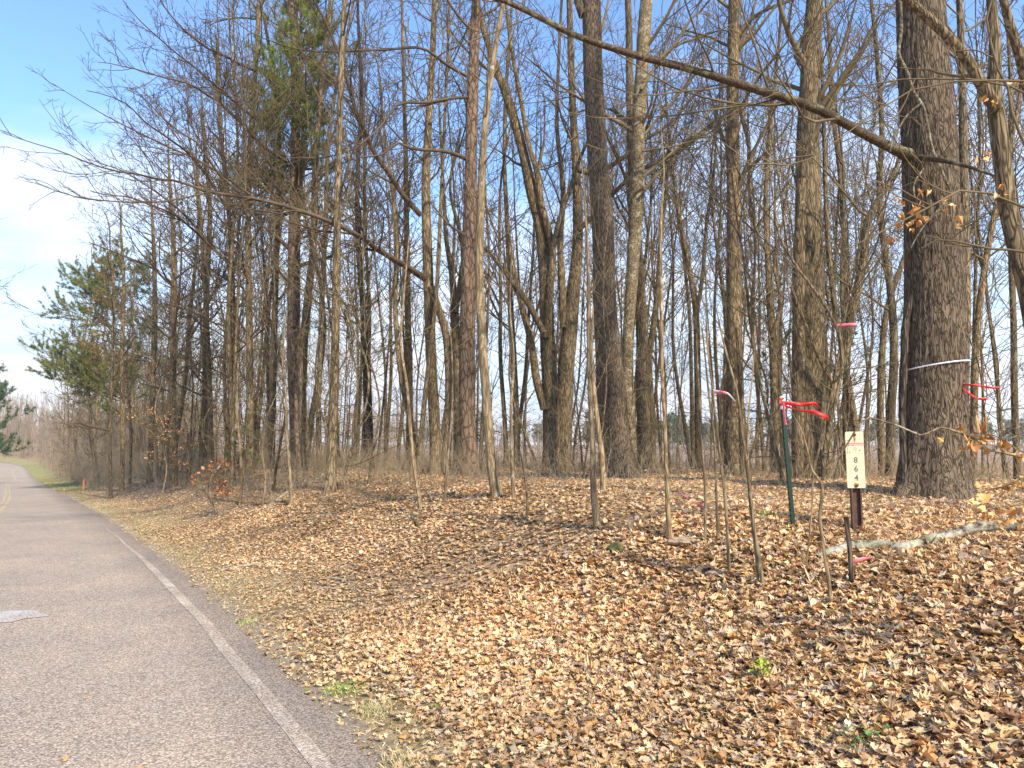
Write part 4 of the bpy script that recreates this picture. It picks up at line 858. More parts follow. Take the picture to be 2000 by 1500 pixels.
X, Y = scatter(950, 62, 175, -60, 430, 3.2, 60, r9); s_, t_ = st(X, Y); mass(a, X, Y, r9.uniform(4.5, 9.5, len(X)) * np.interp(Y, [70, 170], [.8, 1.15]), r9, np.full(len(X), .045), 14, 6)
X, Y = scatter(260, 85, 190, -200, 60, -60, -6.5, r9); mass(a, X, Y, r9.uniform(6, 9, len(X)), r9, np.full(len(X), .05), 14, 6)
n_ = 1300; px = r9.uniform(-80, 2100, n_); d_ = r9.uniform(150, 300, n_); X = (px - 1000) / F * d_
hh = np.where(px < 950, r9.uniform(8, 12.5, n_), r9.uniform(4.5, 7.5, n_)); mass(a, X, d_, hh, r9, np.full(n_, .09), 12, 5, .35)
s_, t_ = st(np.array([-104., -110, -118]), np.array([160., 168, 175]))
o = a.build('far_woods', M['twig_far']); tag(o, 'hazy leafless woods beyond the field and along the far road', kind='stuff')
f = Acc(); n_ = 120; px = np.concatenate([r9.uniform(800, 2100, 90), r9.uniform(1250, 1400, 30)]); d_ = r9.uniform(170, 230, n_); X = (px - 1000) / F * d_
Z = H(X, d_); hh = r9.uniform(5, 8.5, n_)
for q in range(26):
    u_ = r9.uniform(.25, 1, n_); P = np.stack([X + r9.normal(0, 1.2, n_) * (1.2 - u_), d_ + r9.normal(0, 1, n_), Z + hh * u_], 1)
    needles(f, P, np.tile([0, 0, 1.], (n_, 1)), r9, 16, 1.0, .16, ((.13, .18, .07), (.10, .145, .06), (.17, .21, .09)))
o = f.build('far_evergreens', M['needle'], smooth=False); tag(o, 'line of green pines on the far side of the field', kind='stuff')

# ------------------------------------------------------------------ leaf litter
rl = R_(700); a = Acc()
def litter(n, d0, d1, pw, size, tpls, tr0, tilt, lift, px0=-50, px1=2090, col=None, curl=1.0):
    X, Y = scatter(n, d0, d1, px0, px1, tr0, 60, rl, pw)
    s_, t_ = st(X, Y); tr = t_ - edge(s_)
    cov = sstep(-.1, 1.3, tr + .45 * noise3(X * 1.3, Y * 1.3, 0, 31)) * .9 + .08
    if size[1] < .045: cov = (1 - sstep(.5, 2.2, tr)) * sstep(-.05, .25, tr) * 1.1
    k = rl.random(len(X)) < cov * (.85 + .4 * noise3(X * .9, Y * .9, 0, 30)).clip(.6, 1)
    X, Y = X[k], Y[k]; n = len(X); Z = H(X, Y) + rl.uniform(.002, lift, n)
    sp_ = np.array_split(rl.permutation(n), len(tpls)); c_ = leafcol(n, rl)
    fade = np.interp(tr[k], [0, 1.5], [.55, 1]); c_ = c_ * (1.0 + .2 * noise3(X * .5, Y * .5, 0, 32) + .12 * noise3(X * 2, Y * 2, 0, 33))[:, None]
    sz = rl.uniform(*size, n) * np.interp(tr[k], [0, 2], [.6, 1])
    for ix, tp in zip(sp_, tpls):
        leaves(a, np.stack([X, Y, Z], 1)[ix], sz[ix], tilt, rl, tp, c_[ix], curl)
litter(62000, 2.6, 7.2, .62, (.032, .092), [LT[0], LT[0], LT[2], LT[1]], .02, .30, .035, curl=.85)
litter(110000, 7, 15, .7, (.03, .085), [SIMPLE, LT[0], SIMPLE, LT[2]], .02, .30, .03, curl=.7)
litter(130000, 14.5, 38, .8, (.04, .085), [SIMPLE], .05, .34, .025, curl=.7)
litter(60000, 2.8, 22, .7, (.014, .04), [SIMPLE], -.02, .5, .012, -60, 1100)
o = a.build('leaf_litter', M['leaf'], smooth=False); tag(o, 'thick carpet of fallen tan oak leaves covering the bank', kind='stuff')
a = Acc()
for n_, d0, d1, L_, r_ in ((900, 3, 9, (.04, .22), .0016), (1500, 8, 26, (.08, .45), .0028)):
    X, Y = scatter(n_, d0, d1, 60, 2090, .3, 20, rl); n_ = len(X); th = rl.uniform(0, 2 * PI, n_)
    pt = walk(np.stack([X, Y, H(X, Y) + rl.uniform(.02, .05, n_)], 1), np.stack([np.cos(th), np.sin(th), rl.normal(.0, .06, n_)], 1), rl.uniform(*L_, n_), 5, .16, -.01, rl)
    k_ = pt[:, :, 2] < H(pt[:, :, 0], pt[:, :, 1]) + .02; pt[:, :, 2] = np.where(k_, H(pt[:, :, 0], pt[:, :, 1]) + .025, pt[:, :, 2])
    V, Fc = tube_block(pt, taper(np.full(n_, r_) * rl.uniform(.6, 1.8, n_), 5, r_ * .4), 4); a.add(V, Fc)
o = a.build('twig_litter', M['stick']); tag(o, 'small dead twigs scattered over the fallen leaves', kind='stuff')
# a few leaves blown on to the road
for i, (px, py, lb) in enumerate(((128, 1461, 'flat orange leaf on the asphalt at the lower left, largest of the road leaves'), (278, 1477, 'tan orange leaf on the asphalt nearest the bottom of the view'), (172, 1348, 'small star shaped leaf on the asphalt below the pale patch'))):
    a = Acc(); d_ = 1500 * 1.6 / (py - 870); p_ = at(px, py, d_); p_[2] = .008
    leaves(a, p_[None], np.array([.06 if i else .075]), .05, rl, LT[(i % 3)], np.array([[.60, .36, .17]]), .4)
    o = a.build('fallen_leaf', M['leaf'], smooth=False); tag(o, lb, 'leaf', 'leaves on the road')

# ------------------------------------------------------------------ grass and weeds
def blades(acc, X, Y, hgt, rng, cols, lean=.5, wd=.003, z=None):
    n = len(X); P = np.stack([X, Y, (H(X, Y) if z is None else z) - .005], 1); D = np.stack([rng.normal(0, lean, n), rng.normal(0, lean, n), np.ones(n)], 1); D /= np.linalg.norm(D, axis=1, keepdims=True)
    s_ = np.cross(D, rng.normal(0, 1, (n, 3))); s_ /= np.linalg.norm(s_, axis=1, keepdims=True); s_ *= wd
    bend = np.stack([rng.normal(0, .3, n), rng.normal(0, .3, n), -rng.random(n) * .5], 1)
    h_ = hgt[:, None]; m1 = P + D * h_ * .55; tp = P + D * h_ + bend * h_
    V = np.stack([P - s_, P + s_, m1 + s_ * .7, m1 - s_ * .7, tp], 1).reshape(-1, 3); b_ = np.arange(n)[:, None] * 5
    c_ = np.array(cols)[rng.integers(0, len(cols), n)] * rng.uniform(.8, 1.2, (n, 1)); nV = acc.n
    acc.V.append(V); acc.n += len(V); acc.at.append(np.repeat(c_, 5, 0))
    for Fc in (b_ + [[0, 1, 2, 3]], b_ + [[3, 2, 4]]):
        acc.Fq.append((Fc + nV).ravel()); acc.sz.append(np.full(n, Fc.shape[1])); acc.mi.append(np.zeros(n, int))
rgr = R_(800); DRY = ((.62, .50, .28), (.55, .42, .22), (.70, .60, .38), (.45, .42, .18)); GRN = ((.22, .34, .08), (.30, .42, .10), (.40, .44, .16))
a = Acc()
X, Y = scatter(70000, 3, 30, -60, 1100, .02, 2.4, rgr, .6); s_, t_ = st(X, Y); tr = t_ - edge(s_); k = (rgr.random(len(X)) < (1 - sstep(.3, 2.2, tr)) * (.5 + .8 * noise3(X * 1.6, Y * 1.6, 0, 41)).clip(.05, 1)); X, Y = X[k], Y[k]
blades(a, X, Y, rgr.uniform(.02, .075, len(X)), rgr, DRY, 1.8, .0024)
X, Y = scatter(9000, 3, 34, -60, 1100, .05, 1.6, rgr, .7); k = noise3(X * 1.1, Y * 1.1, 0, 42) > .32; X, Y = X[k], Y[k]
blades(a, X, Y, rgr.uniform(.015, .06, len(X)), rgr, GRN + DRY[:1], .9, .002)
X, Y = scatter(26000, 38, 130, 40, 300, .05, 2.8, rgr, 1.0); blades(a, X, Y, rgr.uniform(.05, .14, len(X)), rgr, ((.30, .29, .13), (.42, .36, .20), (.27, .26, .11)), .5, .012)
X, Y = scatter(7000, 30, 110, -80, 40, -9, -4.1, rgr, 1.0); blades(a, X, Y, rgr.uniform(.05, .14, len(X)), rgr, ((.28, .36, .10), (.38, .40, .14)), .5, .012)
o = a.build('grass', M['blade'], smooth=False); tag(o, 'short dry and green grass along the road verge', kind='stuff')
TUFT = [(668, 1352, 260, .075, GRN, 'bright green grass tuft in the verge near the white line', .10), (588, 1352, 90, .04, GRN, 'small green tuft touching the asphalt edge', .04), (480, 1218, 150, .07, ((.42, .50, .14), (.55, .55, .25)), 'yellow green grass tuft at the road edge level with the pale patch', .10),
        (730, 1395, 300, .10, DRY + GRN[2:], 'dry straw coloured grass clump beside the white line', .09), (780, 1492, 160, .10, DRY, 'pale dry grass clump at the bottom of the view', .08), (1290, 1330, 110, .08, DRY + GRN[:1], 'thin grass clump half buried in leaves at the lower middle', .03), (855, 1385, 60, .05, GRN, 'tiny green sprig among leaves right of the straw clump', .03)]
for px, py, n, hgt, cols, lb, sp_ in TUFT:
    c_ = ground_at(px, py); a = Acc(); X = c_[0] + rgr.normal(0, sp_ * .6, n); Y = c_[1] + rgr.normal(0, sp_ * .6, n)
    blades(a, X, Y, rgr.uniform(.4, 1.2, n) * hgt, rgr, cols, .6, .0022); o = a.build('grass_tuft', M['blade'], smooth=False); tag(o, lb, 'grass tuft', 'grass tufts in the verge and leaves')
def weed(px, py, n, col, lb, sp_, size, hh_):
    c_ = ground_at(px, py); a = Acc(); P = c_ + np.stack([rgr.normal(0, sp_, n), rgr.normal(0, sp_ * .6, n), rgr.uniform(.01, hh_, n)], 1)
    leaves(a, P, rgr.uniform(.5, 1.2, n) * size, .7, rgr, SIMPLE, np.array(col)[None] * rgr.uniform(.7, 1.3, (n, 1)), 1.0)
    r = empty('weed', c_, lb, 'weed'); o = a.build('leaves', M['leaf'], smooth=False); o.data.transform(__import__('mathutils').Matrix.Translation([-float(v) for v in c_])); o.parent = r
    b_ = Acc(); Q = P[::2] - c_; m_ = len(Q); S0 = np.stack([Q[:, 0] * .2, Q[:, 1] * .2, np.full(m_, -.01)], 1); pt = np.stack([S0, (S0 + Q) / 2 + [0, 0, .01], Q], 1); V, Fc = tube_block(pt, np.full((m_, 3), .0014), 3); b_.add(V, Fc)
    b_.build('stem', M['sapling'], r)
weed(1490, 1335, 34, (.50, .58, .10), 'yellow green leafy weed standing up out of the leaves at the lower right', .035, .05, .13)
weed(1690, 1462, 60, (.12, .20, .06), 'dark green low weed at the bottom right of the leaves', .075, .035, .09)
weed(1500, 1018, 14, (.45, .55, .12), 'little light green sprig left of the foot of the green post', .05, .04, .07)

# ------------------------------------------------------------------ front saplings, sticks, log, stake
def stem(name, label, cat, path, barkm, rng, group=None, twigs=8, zoff=0.0, d=None, flare=.25, tw_up=.2, twl=.12, partname='trunk'):
    """path of (px, py, w): the first point stands on the ground and sets the distance"""
    g0 = ground_at(path[0][0], path[0][1]) if d is None else at(path[0][0], path[0][1], d); d0 = g0[1]
    P = np.array([list(at(px, py, d0)) + [w_ * d0 / F / 2] for px, py, w_ in path]); base = P[0, :3].copy(); base[2] = Hs(base[0], base[1]) - .02; P[0, 2] = base[2]
    Ln = np.linalg.norm(np.diff(P[:, :3], axis=0), axis=1).sum(); q = spline(P, max(10, int(Ln / .05)))
    pts = q[:, :3] - base; pts[:, 1] += noise3(pts[:, 2] * 2, 0, 0, int(rng.integers(999))) * .03; rr = np.maximum(q[:, 3], .0015)
    root = empty(name, base, label, cat, group); a = Acc(); V, Fc = trunk_mesh(pts, rr, 10, rng, .06, flare, .09); a.add(V, Fc); a.build(partname, M[barkm], root)
    if twigs:
        a = Acc(); P_, D_, L_, R_2 = kids(pts[None], rr[None], np.array([Ln]), np.array([float(twigs)]), .25, .98, .4, 1.1, twl, rng, .0012, tw_up)
        crown_grow(a, P_, D_, L_, R_2 * .6, rng, [(5, .4, 1.1, .5, .05), (5, .4, 1.1, .4, .02)], tip=.0011, sides=(4, 3, 3, 3)); a.build('crown', M['twig'], root)
rs = R_(900)
SAPS = [('two toned pale sapling rising from the bank edge left of the lichen spotted oak', [(1168, 1032, 15), (1160, 960, 13), (1158, 880, 11), (1152, 760, 10), (1150, 620, 9), (1148, 500, 6), (1143, 400, 4), (1136, 310, 2)], 12),
 ('slim pale sapling crossing the foot of the lichen spotted oak', [(1178, 965, 12), (1176, 900, 11), (1168, 830, 9), (1160, 760, 7), (1156, 690, 5), (1158, 600, 3)], 6),
 ('straight pale sapling standing before the mottled trunk', [(1307, 1052, 12), (1302, 960, 9), (1298, 850, 8), (1294, 700, 7.5), (1291, 560, 6), (1290, 440, 4.5), (1296, 330, 3), (1290, 240, 1.5)], 14),
 ('thin sapling with a bent knee leaning left of the pale mottled saplings', [(823, 992, 9), (812, 930, 8), (802, 850, 7), (796, 760, 6), (784, 680, 5), (790, 560, 4), (800, 450, 2)], 10),
 ('slender sapling just right of the smooth tan trunk foot', [(1004, 975, 8), (1000, 900, 7), (998, 800, 6), (1003, 700, 5), (996, 600, 4), (1000, 480, 2)], 10),
 ('thin grey sapling nearest the drop of the bank below the pink ribbon', [(1378, 1060, 6), (1377, 980, 5), (1372, 880, 4.5), (1368, 780, 4), (1360, 650, 2)], 8),
 ('wispy sapling with a light tip just left of the crossing pair', [(1403, 1062, 7), (1400, 960, 5), (1396, 860, 4.5), (1384, 760, 4), (1372, 640, 2.5)], 8),
 ('slim sapling leaning left that carries the white and pink tape', [(1424, 1125, 7), (1419, 1050, 6), (1414, 960, 6), (1402, 850, 5), (1392, 760, 4), (1380, 660, 3), (1378, 540, 2)], 8),
 ('crossing sapling leaning left from beside the bare post foot', [(1488, 1145, 8), (1478, 1060, 7), (1466, 960, 7), (1452, 860, 6), (1438, 770, 5), (1420, 700, 4), (1400, 600, 2.5)], 8),
 ('straight twin of the crossing sapling with thin upper shoots', [(1480, 1142, 5), (1472, 1040, 4.5), (1462, 940, 4.5), (1460, 830, 4), (1470, 740, 3), (1476, 640, 2)], 6),
 ('bent sapling with a forked top between the green post and the sign', [(1622, 1185, 8), (1613, 1090, 7), (1604, 1010, 6.5), (1602, 940, 6), (1586, 920, 4), (1576, 880, 3), (1560, 830, 2), (1542, 800, 1.5)], 6),
 ('faint leaning stem beside the bent sapling', [(1572, 1130, 4), (1580, 1060, 3.5), (1588, 980, 3.5), (1589, 930, 3), (1592, 900, 2)], 4),
 ('low thin shoot in the leaves left of the mossy bank stump', [(1028, 1020, 5), (1030, 980, 4), (1024, 930, 3), (1016, 880, 2)], 5),
 ('tall bare whip near the smooth tan trunk', [(868, 985, 5), (872, 920, 4.5), (880, 840, 4), (884, 740, 3.5), (880, 640, 2)], 8),
 ('slight leaning sapling on the left slope below the pair trunks', [(570, 985, 8), (566, 930, 7), (560, 860, 6), (558, 780, 5), (552, 700, 4), (560, 600, 2)], 9),
 ('thin arched sapling on the left slope with grey twigs', [(512, 990, 5), (518, 940, 4.5), (512, 880, 4), (520, 820, 3), (540, 770, 2)], 7),
 ('small straight sapling before the thicket on the left slope', [(470, 985, 6), (472, 920, 5), (468, 860, 5), (462, 780, 4), (466, 700, 2)], 8)]
for lb, path, tw_ in SAPS: stem('sapling', lb, 'sapling', path, 'sapling', rs, None, tw_)
stem('wooden_stake', 'dark broken stick standing upright in the leaves in front of the log', 'stake', [(1663, 1142, 10), (1662, 1100, 8.5), (1660, 1060, 8.5), (1657, 1030, 9), (1656, 1010, 9.5)], 'dark', rs, None, 0, flare=.1, partname='shaft')

def lying(name, label, cat, path, barkm, rng, lift=.0, group=None, m=12, twigs=0, rough=.1):
    """something lying along the ground through photo points (px, py, w)"""
    P = []
    for q in path:
        g_ = ground_at(q[0], q[1])
        if P and abs(g_[1] - P[0][1]) > 1.2: dd = P[0][1] + 1.2 * np.sign(g_[1] - P[0][1]); g_ = at(q[0], q[1], dd); g_[2] = Hs(g_[0], g_[1])
        r_ = q[2] * g_[1] / F / 2; P.append([g_[0], g_[1], g_[2] + r_ * .55 + (q[3] if len(q) > 3 else lift), r_])
    P = np.array(P); Ln = np.linalg.norm(np.diff(P[:, :3], axis=0), axis=1).sum(); q = spline(P, max(8, int(Ln / .025))); c_ = q[0, :3].copy()
    pts = q[:, :3] - c_; rr = np.maximum(q[:, 3], .002)
    K = len(pts); pt = pts[None]; V, Fc = tube_block(pt, rr[None], m)
    ang = noise3(V[:, 0] * 9, V[:, 1] * 9, V[:, 2] * 9, int(rng.integers(999))); ctr = np.repeat(pts, m, 0); V = ctr + (V - ctr) * (1 + rough * 2.2 * ang)[:, None]
    a = Acc(); a.add(V, Fc)
    for e, idx in ((0, list(range(m))[::-1]), (K - 1, list(range(m)))):
        a.add(np.concatenate([V[e * m:(e + 1) * m], [V[e * m:(e + 1) * m].mean(0)]]), [[idx[j], idx[(j + 1) % m], m] for j in range(m)], 3)
    if twigs:
        P_, D_, L_, R_2 = kids(pts[None], rr[None], np.array([min(Ln, 1.2)]), np.array([float(twigs)]), .2, .95, .4, .9, .4, rng, .0015, .03)
        tw = walk(P_, D_, L_, 5, .12, 0, rng); V, Fc = tube_block(tw, taper(R_2 * .7, 5, .0012), 4); a.add(V, Fc)
    o = a.build(name, M[barkm]); o.location = c_; tag(o, label, cat, group); return o
# lichen covered log
m, nt, b = mat('lichen_log', .9, .15); tcn = N(nt, 'ShaderNodeTexCoord').outputs['Object']
n1_ = N(nt, 'ShaderNodeTexNoise', {0: tcn, 'Scale': 11, 'Detail': 8, 'Roughness': .78}).outputs[0]
n2_ = N(nt, 'ShaderNodeTexNoise', {0: tcn, 'Scale': 4, 'Detail': 3}).outputs[0]
c = ramp(nt, n1_, [(.42, (.05, .038, .026)), (.48, (.25, .215, .155)), (.60, (.47, .44, .33)), (.8, (.60, .57, .46))])
c = mix(nt, ramp(nt, n2_, [(.55, 0), (.68, .4)]), c, (.40, .40, .22)); nt.links.new(c, b.inputs['Base Color']); bump(nt, b, n1_, 1, .012); M['log'] = m
lying('fallen_log', 'pale lichen covered fallen log snaking across the leaves under the sign', 'log', [(1598, 1094, 11), (1625, 1088, 19), (1668, 1079, 21), (1705, 1077, 22), (1760, 1083, 21), (1800, 1073, 22), (1850, 1059, 23), (1915, 1053, 20, .06), (1985, 1053, 15, .07), (2080, 1062, 16, .08)], 'log', rs, .015, m=22, rough=.12)
for lb, path, mt, tw_ in [
  ('short grey branch stub leaning on the leaves below the big oak', [(1858, 1014, 9), (1880, 1030, 8), (1898, 1044, 7)], 'stick', 0),
  ('long thin white stick lying left of the big oak roots', [(1715, 1002, 3), (1765, 1000, 4), (1815, 1000, 4), (1850, 990, 3)], 'stick', 1),
  ('dark rotten limb lying behind the sign post', [(1625, 995, 7), (1660, 975, 9), (1710, 955, 10), (1750, 946, 9)], 'bark', 2),
  ('dead branch with side twigs lying on leaves at the lower right', [(1775, 1206, 5), (1830, 1215, 7), (1880, 1226, 7), (1932, 1244, 5)], 'stick', 5),
  ('forked thin branch meeting the dead branch at the lower right', [(1912, 1237, 6), (1950, 1222, 5), (1985, 1208, 5), (2040, 1190, 4)], 'stick', 3),
  ('thin brown stick buried in leaves near the bottom of the right slope', [(1790, 1372, 7), (1840, 1370, 8), (1890, 1376, 6)], 'bark', 1),
  ('long stick lying on the verge leaves above the white line', [(425, 1118, 4), (455, 1112, 5), (490, 1107, 6), (515, 1107, 4)], 'stick', 1),
  ('thin crooked stick in the middle of the leaf slope', [(600, 1149, 3), (650, 1152, 4), (700, 1152, 3), (740, 1150, 2)], 'stick', 2),
  ('short pale stick above the crooked stick', [(650, 1133, 5), (668, 1136, 5), (682, 1144, 4)], 'stick', 0),
  ('mossy root like limb sprawling down the bank beside the leaning sapling', [(818, 1035, 6), (824, 990, 8), (838, 962, 8), (862, 945, 9), (890, 936, 9)], 'bark', 3),
  ('thin pale stick lying across the slope under the saplings', [(1368, 1198, 2), (1390, 1185, 3), (1405, 1178, 2)], 'stick', 0),
  ('dead limb on the ground at the crest left of the straight sapling', [(1235, 926, 4), (1262, 924, 5), (1300, 927, 5), (1330, 933, 4)], 'stick', 1),
  ('dark fallen trunk piece in the brush behind the crossing saplings', [(1405, 905, 12), (1425, 910, 14), (1450, 918, 12)], 'bark', 1),
  ('grey stick pile piece leaning in the left slope brush', [(515, 1000, 3), (545, 975, 5), (575, 955, 5), (615, 940, 4)], 'stick', 3),
  ('long grey branch fallen across the crest of the bank', [(672, 898, 5), (700, 912, 5), (735, 925, 5), (760, 930, 4)], 'stick', 3),
  ('slim stick on leaves at the bottom middle', [(700, 1310, 4), (715, 1320, 5), (745, 1324, 5), (765, 1330, 3)], 'stick', 0)]:
    lying('fallen_stick', lb, 'stick', path, mt, rs, .008, None, 8, tw_, .06)
# mossy stump remnant and clod of bare earth on the bank
def lump(name, label, cat, px, py, size, m, rng, dz=.02):
    import bmesh
    bm = bmesh.new(); bmesh.ops.create_icosphere(bm, subdivisions=4, radius=1.0); sd = int(rng.integers(999))
    co = np.array([v.co[:] for v in bm.verts]); nn = noise3(co[:, 0] * 1.6, co[:, 1] * 1.6, co[:, 2] * 1.6, sd) * .28 + noise3(co[:, 0] * 5, co[:, 1] * 5, co[:, 2] * 5, sd) * .12
    co = co * (1 + nn)[:, None] * np.array(size)
    for v, c_ in zip(bm.verts, co): v.co = c_
    me = bpy.data.meshes.new(name); bm.to_mesh(me); bm.free(); me.materials.append(m); o = bpy.data.objects.new(name, me); C.objects.link(o)
    g_ = ground_at(px, py); o.location = (g_[0], g_[1], g_[2] + dz); tag(o, label, cat)
M['earth'] = flatmat('bare_earth', (.20, .14, .09), (.48, .37, .24), 12)
M['moss'] = flatmat('mossy_wood', (.05, .055, .02), (.20, .18, .06), 16)
lump('mossy_stump', 'low rotten mossy stump crumbling out of the bank edge', 'stump', 1208, 1072, (.10, .09, .05), M['moss'], rs, -.005)
lump('earth_clod', 'clod of bare tan earth exposed at the foot of the thin saplings', 'earth clod', 1350, 1058, (.17, .10, .04), M['earth'], rs, .0)
lump('earth_clod', 'pale clod of earth near the base of the slim leaning sapling', 'earth clod', 1402, 1122, (.09, .06, .03), M['earth'], rs, .0)

# ------------------------------------------------------------------ vines on the oak and the beech spray
def climber(label, path, d, m, barkm, rng):
    P = np.array([list(at(px, py, (dd[3] if len(dd := q_) > 3 else d))) + [w_ * d / F / 2] for q_ in path for px, py, w_ in [q_[:3]]])
    q = spline(P, 60); b_ = q[0, :3].copy(); a = Acc(); V, Fc = tube_block((q[None, :, :3] - b_), q[None, :, 3], m); a.add(V, Fc); o = a.build('vine', M[barkm]); o.location = b_; tag(o, label, 'vine')
climber('pale twisting vine hanging down the front of the big oak', [(1756, -30, 6), (1760, 60, 7), (1756, 108, 7), (1772, 142, 7), (1786, 182, 6), (1801, 205, 6), (1812, 250, 6), (1823, 298, 6), (1838, 330, 5), (1846, 352, 5), (1856, 374, 4), (1846, 393, 4), (1818, 425, 4), (1795, 455, 3), (1779, 484, 2)], 8.98, 7, 'mottled', rs)
climber('short vine branch arching left off the pale twisting vine', [(1799, 202, 5), (1775, 222, 5), (1757, 248, 4), (1744, 272, 4), (1738, 296, 3)], 8.95, 6, 'mottled', rs)
climber('little curled vine end below the overhead limb on the oak', [(1812, 314, 3), (1800, 335, 3), (1787, 355, 3), (1785, 378, 3), (1791, 392, 2)], 8.95, 6, 'mottled', rs)
climber('thick black vine climbing the left side of the big oak', [(1768, 985, 18), (1765, 900, 13), (1762, 800, 13), (1764, 740, 15), (1766, 690, 14), (1768, 640, 15), (1776, 600, 10), (1786, 560, 4)], 9.3, 10, 'dark', rs)
def beech_spray():
    d = 3.9; g_ = at(2150, 1000, d); base = np.array([g_[0], g_[1], Hs(g_[0], g_[1]) - .02])
    root = empty('beech_shoot', base, 'arching beech shoot with curled orange leaves in front of the big oak', 'shrub'); a = Acc(); ends = []
    def br(path, d_=d):
        P = np.array([list(at(px, py, d_) - base) + [w_ * d_ / F / 2] for px, py, w_ in path]); q = spline(P, 40)[None]; V, Fc = tube_block(q[:, :, :3], q[:, :, 3], 6); a.add(V, Fc); ends.append(q[0, :, :3]); return q
    P0 = np.array([[0, 0, 0]] ); g0 = at(2110, 960, d) - base
    q = spline(np.array([[0, 0, 0, .012], [g0[0] * .9, g0[1], g0[2] * .6, .011], [g0[0], g0[1], g0[2], .010]]), 20)[None]; V, Fc = tube_block(q[:, :, :3], q[:, :, 3], 8); a.add(V, Fc)
    br([(2110, 960, 7), (2040, 905, 6.5), (2000, 894, 6), (1960, 884, 6), (1935, 878, 5.5), (1900, 855, 5), (1865, 842, 5), (1837, 835, 4.5), (1815, 845, 4.5), (1800, 850, 4), (1780, 843, 4), (1750, 830, 3.5), (1715, 820, 3.5), (1700, 815, 3.5), (1686, 822, 3.5), (1670, 842, 3.5), (1652, 872, 3), (1634, 896, 3), (1613, 915, 2)])
    br([(2040, 905, 4), (2000, 930, 3), (1960, 950, 3), (1920, 960, 2), (1890, 975, 1.5)]); br([(2110, 960, 5), (2050, 975, 4), (2000, 985, 3), (1950, 990, 2.5), (1900, 1000, 1.5)], 3.8)
    br([(2000, 894, 3), (1970, 865, 2.5), (1940, 850, 2), (1900, 845, 1.5)]); br([(2110, 960, 4), (2030, 1000, 3), (1980, 1010, 2), (1940, 1030, 1.5)], 3.7); br([(2100, 940, 4), (2040, 870, 3), (2000, 850, 2), (1960, 860, 1.5)], 3.7)
    P_, D_, L_, R2_ = kids(np.stack(ends), np.full((len(ends), 40), .003), np.full(len(ends), .9), np.full(len(ends), 6.), .1, .95, .4, 1.0, .22, rs, .0012, 0)
    tw = walk(P_, D_, L_, 4, .15, 0, rs); V, Fc = tube_block(tw, np.full((len(tw), 5), .0013), 4); a.add(V, Fc); a.build('branches', M['sapling'], root)
    cand = np.concatenate([e[::3] for e in ends[1:]] + [tw[:, -1], tw[:, -1] + rs.normal(0, .03, tw[:, -1].shape), tw[:, 2]]); px_, py_ = to_px(cand + base); k = (px_ > 1815) & (py_ > 825); cand = cand[k]
    cand = cand[rs.permutation(len(cand))[:80]]; n = len(cand); f = Acc()
    leaves(f, cand + [0, 0, -.02], rs.uniform(.035, .065, n), 1.1, rs, LT[1], leafcol(n, rs, BEECH, np.ones(4)), 2.2); f.build('leaves', M['leaf'], root, smooth=False)
beech_spray()
# orange leaves still held by the twigs of the near right tree
rt = [o for o in C.objects if o.get('label', '').startswith('crooked near tree')][0]; f = Acc()
for px, py in ((1758, 398), (1798, 430), (1772, 442), (1850, 398), (1932, 205), (1745, 468), (1776, 415), (1790, 405), (1925, 300), (1870, 440), (1960, 380), (1990, 160), (1810, 372)):
    n = int(rs.integers(2, 6)); P = at(px, py, 5.2) - np.array(rt.location) + rs.normal(0, .022, (n, 3))
    leaves(f, P, rs.uniform(.035, .06, n), 1.2, rs, LT[1], leafcol(n, rs, BEECH, np.ones(4)), 2.2)
f.build('leaves', M['leaf'], rt, smooth=False)

# ------------------------------------------------------------------ survey tape
def ribbon(name, label, pts, width, m, d=None, group=None, cat='tape', parent=None, base=None):
    """pts: (px, py, dist, roll degrees, width factor)"""
    P = np.array([list(at(p[0], p[1], p[2])) + [rad(p[3]), (p[4] if len(p) > 4 else 1.0)] for p in pts])
    q = spline(P, 8 * len(pts)); T = np.gradient(q[:, :3], axis=0); T /= np.linalg.norm(T, axis=1, keepdims=True)
    s_ = np.cross(T, [0, 1., 0]); s_ /= np.linalg.norm(s_, axis=1, keepdims=True) + 1e-9; n_ = np.cross(T, s_)
    sd = s_ * np.cos(q[:, 3:4]) + n_ * np.sin(q[:, 3:4]); nr = np.cross(T, sd); hw = width / 2 * q[:, 4:5]; th = .0006
    c0 = q[0, :3] if base is None else base
    V = np.stack([q[:, :3] - sd * hw - nr * th, q[:, :3] + sd * hw - nr * th, q[:, :3] + sd * hw + nr * th, q[:, :3] - sd * hw + nr * th], 1) - c0
    K = len(q); k = (np.arange(K - 1) * 4)[:, None]; j = np.arange(4)[None]; j2 = (j + 1) % 4
    a = Acc(); a.add(V, np.stack([k + j, k + j2, k + 4 + j2, k + 4 + j], -1)); a.add(V[0], [[3, 2, 1, 0]]); a.add(V[-1], [[0, 1, 2, 3]])
    o = a.build(name, M[m], parent)
    if parent is None: o.location = c0; tag(o, label, cat, group)
    return o
def knot(px, py, d, r, m, parent, base):
    import bmesh
    bm = bmesh.new(); bmesh.ops.create_icosphere(bm, subdivisions=2, radius=r)
    for v in bm.verts: v.co.x *= 1.25; v.co.z *= .8; v.co *= 1 + .25 * math.sin(v.co.x * 400 + v.co.z * 300)
    me = bpy.data.meshes.new('knot'); bm.to_mesh(me); bm.free(); me.materials.append(M[m]); o = bpy.data.objects.new('knot', me); C.objects.link(o); o.location = at(px, py, d) - base; o.parent = parent
DP = ground_at(1547, 1034)[1]
bt = at(1528, 790, DP - .03)
r = empty('red_tape', bt, 'bright red survey tape tied round the post tip with two streamers blowing right', 'tape')
